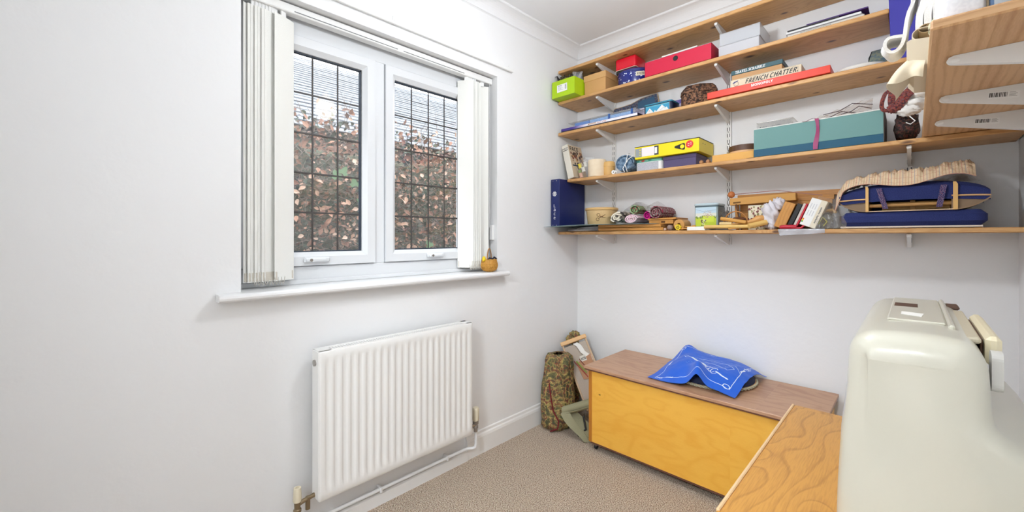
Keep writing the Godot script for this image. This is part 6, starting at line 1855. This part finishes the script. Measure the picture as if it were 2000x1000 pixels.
	# picture canister on a white card
	crate("white_card", "flat white card box under the picture canister", "box", 0.826, 0.915, y, 0.018, 0.06, 0.212, M.white, 0.001)
	var im := canvas(192, 192, c8(196, 218, 232))
	for yy in range(60, 192): im.fill_rect(Rect2i(0, yy, 192, 1), c8(226, 226, 214) if yy < 100 else c8(190, 206, 60))
	for i in 30: dot(im, Vector2(r.randf_range(0, 192), r.randf_range(92, 108)), r.randf_range(5, 10), c8(120, 140, 60))
	im.fill_rect(Rect2i(70, 90, 100, 60), c8(206, 220, 70))
	for i in 34:
		var a := Vector2(r.randf_range(80, 150), r.randf_range(40, 110))
		stroke(im, [a, a + Vector2(r.randf_range(-26, 26), r.randf_range(-18, 8))], 3, c8(176, 134, 116) if i % 2 else c8(206, 190, 180))
	for i in 24: dot(im, Vector2(r.randf_range(50, 100), r.randf_range(120, 185)), r.randf_range(3, 7), [c8(90, 74, 60), c8(222, 214, 196), c8(110, 110, 90)][i % 3])
	stroke(im, [Vector2(0, 20), Vector2(80, 44), Vector2(192, 30)], 4, c8(150, 178, 196))
	t = thing("picture_canister", "square tin canister printed with a tree and meadow", "canister", Vector3(0.904, y + 0.019, 0.115))
	part(t, "body", rtinm(0.114, 0.114, 0.014, 0, 0.1), mat(c8(168, 186, 190), 0.3))
	print_on(t, "front_picture", imat(im, 0.3), 0.1, 0.096, Transform3D(Basis.IDENTITY, Vector3(0, 0.05, 0.0575)))
	var im2 := canvas(64, 64, c8(120, 128, 130))
	for i in 40: dot(im2, Vector2(r.randf_range(0, 64), r.randf_range(16, 64)), r.randf_range(2, 5), [c8(96, 80, 66), c8(160, 160, 150), c8(110, 118, 80)][i % 3])
	print_on(t, "side_picture", imat(im2, 0.3), 0.1, 0.096, Transform3D(Basis(Vector3(0, 0, -1), Vector3.UP, Vector3(1, 0, 0)), Vector3(0.0575, 0.05, 0)))
	part(t, "seam", rtinm(0.1155, 0.1155, 0.0145, 0.1, 0.104, 0.0005), mat(c8(60, 80, 92), 0.4))
	part(t, "lid", rtinm(0.12, 0.12, 0.016, 0.104, 0.118, 0.005), mat(c8(196, 214, 222), 0.25))
	make_fifth_shelf_tools(y)
	make_fifth_shelf_books(y)

func make_fifth_shelf_tools(y: float) -> void:
	# wooden tools piled at the front
	var rods := [
		["wooden_spindle", "long pale wooden rod lying along the shelf edge", [Vector3(0.915, 0.016, 0.222), Vector3(1.14, 0.0155, 0.222)], [0.0085, 0.0085], c8(232, 192, 112)],
		["wooden_dowel", "thick short dowel at the right end of the tool pile", [Vector3(1.115, 0.016, 0.236), Vector3(1.175, 0.034, 0.19)], [0.0125, 0.0125], c8(228, 186, 108)],
		["wooden_stick", "flat amber wooden stick slanting over the tool pile", [Vector3(0.985, 0.056, 0.2), Vector3(1.1, 0.034, 0.214)], [0.009, 0.009], c8(212, 156, 76)],
		["wooden_peg", "short pale wooden peg behind the long rod", [Vector3(0.98, 0.03, 0.2), Vector3(1.036, 0.03, 0.205)], [0.009, 0.009], c8(232, 204, 146)],
		["wooden_spoon", "wooden spoon with round bowl on the tool pile", [Vector3(1.02, 0.026, 0.205), Vector3(1.09, 0.032, 0.2), Vector3(1.12, 0.04, 0.195), Vector3(1.14, 0.048, 0.19), Vector3(1.16, 0.052, 0.185), Vector3(1.172, 0.052, 0.18)], [0.005, 0.0055, 0.011, 0.018, 0.016, 0.006], c8(214, 158, 90)],
		["wooden_skewer", "thin wooden skewer crossing under the long rod", [Vector3(1.03, 0.004, 0.24), Vector3(1.09, 0.012, 0.205)], [0.004, 0.004], c8(206, 150, 76)]]
	for q in rods:
		solo(q[0], q[1], "wooden tool", tubem(q[2].map(func(p): return p + Vector3(0, y, 0)), q[3], 12), mat(q[4], 0.45), Transform3D(), "wooden tools piled on the lowest shelf")
	var t := thing("drop_spindle", "dark wooden drop spindle standing behind the tools", "spindle", Vector3(1.05, y, 0.15))
	part(t, "whorl", lathem([Vector2(0, 0.038), Vector2(0.02, 0.038), Vector2(0.033, 0.046), Vector2(0.033, 0.054), Vector2(0.022, 0.062), Vector2(0, 0.062)], 24), mat(c8(112, 70, 48), 0.4))
	part(t, "shaft", tubem([Vector3(0.012, 0.0, 0), Vector3(-0.012, 0.125, 0)], 0.0032, 8), mat(c8(96, 60, 42), 0.5))
	var arc := []
	for i in 15: arc.append(Vector3(1.04 + 0.055 * cos(PI * i / 14.0), y + 0.02 + 0.07 * sin(PI * i / 14.0), 0.165))
	solo("cane_hoop", "thin bent cane hoop standing around the drop spindle", "hoop", tubem(arc, 0.003, 7), mat(c8(190, 128, 64), 0.5))
	# long cardboard sleeve and planks lying at the back
	t = thing("cardboard_sleeve", "long brown cardboard sleeve with a painted dark slot, tilted at back", "box", Vector3(1.115, y + 0.128, 0.095))
	t.rotation.z = 0.035
	part(t, "sleeve", boxat(Vector3(-0.115, 0, -0.02), Vector3(0.16, 0.034, 0.02), 0.001), mat(c8(216, 162, 88), 0.7))
	part(t, "slot", boxat(Vector3(-0.1, 0.007, 0.02), Vector3(-0.066, 0.015, 0.0204), 0), mat(c8(120, 84, 40), 0.8))  # darker brown plate stands in for shade inside the cut
	for i in 2: part(t, "support_leg", boxat(Vector3(-0.1 + i * 0.2, -0.128, -0.018), Vector3(-0.085 + i * 0.2, 0, -0.004), 0.001), M.amber_wood)
	var pl := ["upper long thin wooden lath behind the cardboard sleeve", "lower long wooden lath behind the cardboard sleeve", "wide long wooden lath standing against the back wall"]
	for i in 3:
		solo("wooden_lath", pl[i], "lath", boxat(Vector3(1.01 + i * 0.01, y + [0.156, 0.134, 0.0][i], 0.016 + 0.014 * i), Vector3(1.425 - 0.02 * i, y + [0.18, 0.156, 0.134][i], 0.028 + 0.014 * i), 0.0015), with_offset(M.amber_wood, 0.2 * i, 0.3 * i), Transform3D(), "wooden laths on the lowest shelf") if i < 2 else solo("wooden_lath", pl[i], "lath", boxat(Vector3(1.03, y, 0.044), Vector3(1.4, y + 0.1335, 0.056), 0.0015), with_offset(M.amber_wood, 0.5, 0.5), Transform3D(), "wooden laths on the lowest shelf")
	t = thing("knitting_needle", "long thin knitting needle with wooden ball end", "knitting needle", Vector3(0, 0, 0))
	part(t, "ball_end", blobm(Vector3(0.0165, 0.0165, 0.0165), 0, 1, 1), mat(c8(196, 116, 62), 0.4), Transform3D(Basis.IDENTITY, Vector3(1.002, y + 0.178, 0.1)))
	part(t, "shaft", tubem([Vector3(1.002, y + 0.178, 0.1), Vector3(1.2, y + 0.184, 0.1), Vector3(1.37, y + 0.15, 0.1)], 0.002, 6), mat(c8(170, 120, 110), 0.4))

func make_fifth_shelf_books(y: float) -> void:
	var r := RandomNumberGenerator.new()
	r.seed = 61
	# floral card box
	var im := canvas(128, 160, c8(240, 230, 200))
	for i in 60: dot(im, Vector2(r.randf_range(0, 128), r.randf_range(0, 160)), r.randf_range(5, 12), [c8(130, 70, 64), c8(150, 140, 90), c8(240, 232, 206)][i % 3])
	var t := crate("floral_box", "cream box with brown flower print behind the spoon", "box", 1.084, 1.155, y, 0.118, 0.06, 0.125, M.paper, 0.001)
	print_on(t, "flower_print", imat(im), 0.07, 0.116, Transform3D(Basis.IDENTITY, Vector3(0, 0.059, 0.0328)))
	part(t, "dark_edge", boxat(Vector3(-0.0365, 0, 0.0315), Vector3(-0.0345, 0.1, 0.0332), 0), M.black)
	# crumpled white tissue
	t = thing("tissue_paper", "crumpled translucent white tissue between floral box and wood block", "paper", Vector3(1.185, y, 0.17))
	var st := begin()
	blob(st, Vector3(0, 0.07, 0), Vector3(0.034, 0.055, 0.03), 0.6, 0.18, 21)
	blob(st, Vector3(0.03, 0.115, -0.02), Vector3(0.026, 0.03, 0.025), 0.6, 0.2, 23)
	blob(st, Vector3(0.012, 0.022, 0.006), Vector3(0.016, 0.026, 0.02), 0.5, 0.2, 24)
	var tissue := mat(c8(226, 222, 228), 0.7)
	tissue.backlight_enabled = true
	tissue.backlight = Color(0.3, 0.3, 0.32)
	part(t, "crumple", done(st), tissue)
	# leaning block and books; each leans to the right
	var lean := func(called: String, label: String, cat: String, x: float, w: float, h: float, z0: float, z1: float, deg: float, m: Material) -> Node3D:
		var o := thing(called, label, cat, Vector3(x, y + w * sin(deg_to_rad(deg)) + 0.0005, 0.0))
		o.rotation.z = deg_to_rad(-deg)
		part(o, "body", boxat(Vector3(0, 0, z0), Vector3(w, h, z1), 0.0015, 1), m)
		return o
	lean.call("wooden_block", "leaning amber wooden block beside the white tissue", "block", 1.207, 0.042, 0.118, 0.08, 0.205, 22.0, M.amber_wood)
	lean.call("black_book", "leaning black covered book between wood block and red book", "book", 1.253, 0.018, 0.115, 0.06, 0.205, 23.0, M.black)
	t = lean.call("red_book", "leaning red edged notebook next to the white box", "book", 1.276, 0.01, 0.116, 0.05, 0.21, 22.0, mat(c8(214, 206, 196), 0.6))
	part(t, "red_cover", boxat(Vector3(0.01, -0.0005, 0.05), Vector3(0.0165, 0.118, 0.214), 0.001), mat(c8(196, 18, 44), 0.4))
	t = lean.call("slide_box", "leaning cream box with small black lettering along its spine", "box", 1.306, 0.058, 0.12, 0.07, 0.222, 22.0, mat(c8(232, 222, 200), 0.6))
	part(t, "white_face", boxat(Vector3(0.0005, 0.001, 0.222), Vector3(0.036, 0.119, 0.2226), 0), M.white)
	var sp := canvas(160, 24, c8(232, 222, 200))      # spine writing too small to read
	for i in 16:
		if i != 8: sp.fill_rect(Rect2i(6 + i * 9, 6 + (i * 5) % 3, 6, 12 - (i * 7) % 4), c8(40, 44, 60))
	print_on(t, "spine_print", imat(sp), 0.078, 0.0105, Transform3D(Basis(Vector3(0, 0, 1), PI / 2), Vector3(0.047, 0.058, 0.2226)))
	for i in 6: part(t, "text_line", boxat(Vector3(0.008 + (i % 3) * 0.009, 0.045 + (i / 3) * 0.03, 0.2226), Vector3(0.0105 + (i % 3) * 0.009, 0.068 + (i / 3) * 0.03, 0.223), 0), mat(c8(206, 206, 210), 0.7))
	for i in 3: part(t, "colour_patch", boxat(Vector3(0.001, 0.012 + i * 0.006, 0.2226), Vector3(0.007, 0.018 + i * 0.006, 0.223), 0), mat([c8(40, 150, 70), c8(236, 206, 40), c8(230, 120, 40)][i], 0.5))
	# red roll, clear bag with green and black sewing things, film over the edge
	t = thing("red_ribbon_roll", "red rolled ribbon lying at the shelf edge before the books", "ribbon", Vector3(1.235, y + 0.0095, 0.226))
	part(t, "roll", tubem([Vector3(0, 0, 0), Vector3(0.012, 0.001, 0), Vector3(0.055, 0.001, 0), Vector3(0.062, 0, 0)], [0.007, 0.009, 0.009, 0.007], 12), mat(c8(190, 18, 46), 0.35))
	part(t, "tail", tubem([Vector3(0.06, -0.006, 0.002), Vector3(0.078, -0.004, 0.002), Vector3(0.088, 0.006, 0)], 0.004, 8), mat(c8(190, 18, 46), 0.35))
	t = thing("notions_bag", "clear plastic bag of olive and black sewing notions", "bag", Vector3(1.4, y, 0.14))
	var olive := nmat(noise_tex(121, 0.06, [c8(64, 62, 38), c8(120, 112, 64), c8(40, 40, 36)], [0.2, 0.5, 0.7], FastNoiseLite.TYPE_SIMPLEX, 2, 128), 9.0, 0.5)
	part(t, "olive_cloth", blobm(Vector3(0.034, 0.032, 0.05), 0.5, 0.25, 31), olive, Transform3D(Basis.IDENTITY, Vector3(-0.012, 0.034, 0.02)))
	part(t, "black_case", boxat(Vector3(0.008, 0.001, -0.02), Vector3(0.05, 0.052, 0.05), 0.006), M.black)
	part(t, "yellow_cord", tubem([Vector3(-0.03, 0.02, 0.07), Vector3(-0.015, 0.05, 0.072), Vector3(0.0, 0.03, 0.074), Vector3(-0.012, 0.012, 0.074)], 0.0022, 6), mat(c8(190, 186, 60), 0.5))
	part(t, "wooden_part", tubem([Vector3(-0.02, 0.075, 0.03), Vector3(0.015, 0.08, 0.03), Vector3(0.024, 0.068, 0.035)], 0.007, 8), M.beech)
	part(t, "film", sheetm(fgrid(14, 10, func(u, v): return Vector3(-0.04 + 0.1 * u + 0.004 * sin(v * 9), 0.002 + 0.14 * v - 0.03 * u * v, 0.085 - 0.07 * v * v + 0.006 * sin(u * 11.0))), 0.0004), glassy(Color(0.9, 0.86, 0.82, 0.07), 0.05))
	t = thing("plastic_film", "loose clear plastic film drooping over the lowest shelf edge", "plastic film", Vector3(1.23, y, 0.0))
	part(t, "sheet", sheetm(fgrid(16, 8, func(u, v):
		var f: float = smoothstep(0.0, 0.45, v)
		var z: float = lerpf(0.17, 0.231, minf(f, 1.0))
		var yy: float = 0.0012 if v < 0.45 else 0.0012 - 0.028 * (v - 0.45) / 0.55 * (1.0 - 0.35 * u)
		return Vector3(0.165 * u + 0.012 * (1.0 - u) * (v - 0.5), yy, z + 0.003 * sin(u * 13.0 + v * 4.0) * (0.3 if v < 0.45 else 1.0) + 0.004)), 0.0004), glassy(Color(0.86, 0.88, 0.92, 0.42), 0.15))
	make_lace_pillows(y)

func make_lace_pillows(y: float) -> void:
	var navy := nmat(noise_tex(131, 0.3, [c8(30, 40, 92), c8(44, 56, 116)], [0.3, 0.7], FastNoiseLite.TYPE_SIMPLEX, 1, 128), 9.0, 0.9)
	var st: SurfaceTool
	# lower: flat rectangular block pillow on a cream board
	var t := thing("block_pillow", "flat navy block pillow on a cream board, under the roller pillow", "pillow", Vector3(1.642, y, 0.12))
	part(t, "board", boxat(Vector3(-0.198, 0.002, -0.1), Vector3(0.186, 0.0085, 0.098), 0.001), mat(c8(228, 212, 196), 0.6))
	for x in [-0.19, 0.175]: part(t, "foot", boxat(Vector3(x, 0, -0.08), Vector3(x + 0.01, 0.002, 0.08), 0), M.beech)
	part(t, "cushion", rtinm(0.398, 0.2, 0.035, 0.0085, 0.064, 0.016), navy)
	for x in [-0.11, 0.05]: part(t, "seam", boxat(Vector3(x, 0.012, 0.0995), Vector3(x + 0.0012, 0.05, 0.1008), 0), navy)
	# upper: travelling pillow with wooden uprights, domed navy apron and tan scoops
	var by := y + 0.0645
	t = thing("roller_pillow", "navy domed lace pillow with wooden frame and roller, upper one", "pillow", Vector3(1.642, by, 0.12))
	var half := []
	for i in 25:
		var a := PI * i / 24.0
		half.append(Vector2(0.203 * cos(a) * (1.0 - 0.06 * sin(a)), 0.062 + 0.05 * pow(sin(a), 0.75)))
	var dome := func(x: float) -> float: return 0.062 + 0.05 * pow(maxf(0.0, 1.0 - pow(absf(x) / 0.205, 2.4)), 0.5)
	var g := fgrid(40, 12, func(u, v):
		var x: float = lerpf(-0.203, 0.203, u)
		var z: float = lerpf(-0.095, 0.09, v)
		var edge: float = pow(maxf(0.0, 1.0 - pow(absf(z) / 0.1, 6.0)), 0.5)
		return Vector3(x, 0.045 + (dome.call(x) - 0.045) * edge, z))
	st = begin()
	sheet(st, g, 0.006)
	# front and back walls of the apron down to the tan board
	for s in [0, 12]:
		for i in 40:
			var a: Vector3 = g[s][i]
			var b: Vector3 = g[s][i + 1]
			var fl := func(p: Vector3) -> Vector3: return Vector3(p.x, 0.03 + 0.012 * (1.0 - pow(p.x / 0.205, 2)) , p.z)
			face(st, [a, b, fl.call(b), fl.call(a)], Vector3(0, 0, -1 if s == 0 else 1), [], 5)
	part(t, "cushion", done(st), navy)
	for s in [-1, 1]:      # tan bowed undersides at both ends
		g = fgrid(10, 6, func(u, v):
			var x: float = s * lerpf(0.112, 0.203, u)
			return Vector3(x, 0.004 + 0.038 * pow(u, 2.2), lerpf(-0.09, 0.092, v)))
		if s < 0: g.reverse()
		st = begin()
		sheet(st, g, 0.004)
		part(t, "scoop", done(st), mat(c8(150, 122, 92), 0.6))
		g = fgrid(10, 1, func(u, v):
			var x: float = s * lerpf(0.112, 0.203, u)
			return Vector3(x, lerpf(0.004 + 0.038 * pow(u, 2.2), 0.045 + 0.004 * u, v), 0.085))
		st = begin()
		sheet(st, g, 0.002)
		part(t, "scoop_end", done(st), mat(c8(140, 116, 90), 0.6))
		part(t, "rim_lath", tubem(range(9).map(func(i): return Vector3(s * lerpf(0.112, 0.204, i / 8.0), 0.05 - 0.004 * pow(i / 8.0, 2.0), 0.092)), 0.0032, 6), M.light_wood)
	for x in [-0.116, 0.12]:
		part(t, "upright", extrudem([Vector2(-0.0045, 0.0), Vector2(0.0045 if x < 0 else 0.007, 0.0), Vector2(0.0045 if x < 0 else 0.007, 0.09), Vector2(0.002, 0.099), Vector2(-0.0045, 0.099)], -0.085, 0.098), M.beech, Transform3D(Basis.IDENTITY, Vector3(x, 0, 0)))
	part(t, "roller", tubem([Vector3(-0.11, 0.024, 0.07), Vector3(0.112, 0.026, 0.07)], 0.0075, 12), mat(c8(196, 146, 84), 0.45))
	part(t, "rail", boxat(Vector3(-0.075, 0.008, 0.02), Vector3(0.112, 0.038, 0.034), 0.001), mat(c8(206, 150, 70), 0.5))
	part(t, "rail_block", boxat(Vector3(0.005, 0.004, 0.034), Vector3(0.02, 0.042, 0.05), 0.001), mat(c8(190, 134, 60), 0.5))
	part(t, "lower_lath", boxat(Vector3(-0.12, 0.0, 0.088), Vector3(0.12, 0.0035, 0.095), 0.0005), mat(c8(226, 196, 160), 0.5))
	part(t, "well", boxat(Vector3(-0.11, 0.001, -0.08), Vector3(0.112, 0.045, -0.07), 0), navy)
	var rib := nmat(noise_tex(133, 0.1, [c8(34, 40, 90), c8(196, 60, 60), c8(226, 220, 214), c8(60, 80, 130)], [0.0, 0.55, 0.66, 0.74], FastNoiseLite.TYPE_SIMPLEX, 1, 128, true), 22.0)
	for q in [[-0.082, 0.02], [0.093, -0.012]]:
		part(t, "ribbon", sheetm(fgrid(2, 10, func(u, v): return Vector3(q[0] + (u - 0.5) * 0.016 + q[1] * v, 0.09 - 0.08 * v, 0.0965 + 0.003 * sin(v * 4.0))), 0.0008), rib)
	# striped cotton cloth heaped over the top
	var stripe := canvas(256, 128, c8(232, 206, 170))
	for i in 16:
		stripe.fill_rect(Rect2i(i * 16, 0, 2, 128), [c8(206, 130, 120), c8(150, 160, 180), c8(214, 160, 120), c8(176, 150, 110)][i % 4])
		stripe.fill_rect(Rect2i(i * 16 + 7, 0, 1, 128), c8(246, 232, 206))
	for i in 6: stripe.fill_rect(Rect2i(0, i * 22, 256, 1), c8(206, 150, 130))
	var sm := imat(stripe, 0.95)
	sm.uv1_scale = Vector3(3.0, 2.0, 1.0)
	var n := FastNoiseLite.new()
	n.seed = 71
	n.frequency = 1.0
	g = fgrid(70, 26, func(u, v):
		var x: float = lerpf(-0.215, 0.17, u)
		var fold: float = 0.03 * absf(n.get_noise_2d(u * 9.0 + v * 3.0, v * 3.0)) + 0.014 * absf(n.get_noise_2d(u * 24.0 - v * 5.0, v * 7.0 + u * 6.0))
		var base: float = dome.call(clampf(x, -0.2, 0.2))
		var z: float = lerpf(-0.09, 0.1, v)
		var y2: float = base + 0.013 + 0.022 * sin(PI * v) + fold
		y2 += 0.045 * smoothstep(0.62, 1.0, u) * (1.0 - 0.5 * v)      # wedge rising to the right
		if v > 0.75: y2 = lerpf(y2, base - 0.004 + 0.012 * sin(u * 9.0) + 0.02 * smoothstep(0.6, 1.0, u), (v - 0.75) / 0.25)
		if u < 0.06: y2 -= 0.06 * (0.06 - u) / 0.06 * v
		return Vector3(x, y2, z))
	st = begin()
	sheet(st, g, 0.002)
	solo("striped_cloth", "crumpled cream striped cotton cloth heaped on the roller pillow", "cloth", done(st), sm, Transform3D(Basis.IDENTITY, Vector3(1.642, by, 0.122)))
	solo("plastic_cover", "grey clear plastic cover edge behind the striped cloth", "plastic film", sheetm(fgrid(10, 6, func(u, v): return Vector3(1.74 + 0.09 * u, by + 0.1 + 0.035 * sin(u * 3.0) * (1.0 - v) + 0.006, 0.05 + 0.08 * v)), 0.0006), glassy(Color(0.7, 0.7, 0.72, 0.4), 0.15))

func _ready() -> void:
	rng.seed = 1
	setup_view()
	make_materials()
	make_shell()
	make_pendant()
	make_window()
	make_blind()
	make_curtain_track()
	make_radiator()
	make_outside()
	make_shelves()
	make_chest()
	make_pillow_and_cloth()
	make_table()
	make_sewing_case()
	make_corner_bags()
	make_basket()
	make_second_shelf()
	make_third_shelf()
	make_fourth_shelf()
	make_side_end_stuff()
	make_fifth_shelf()
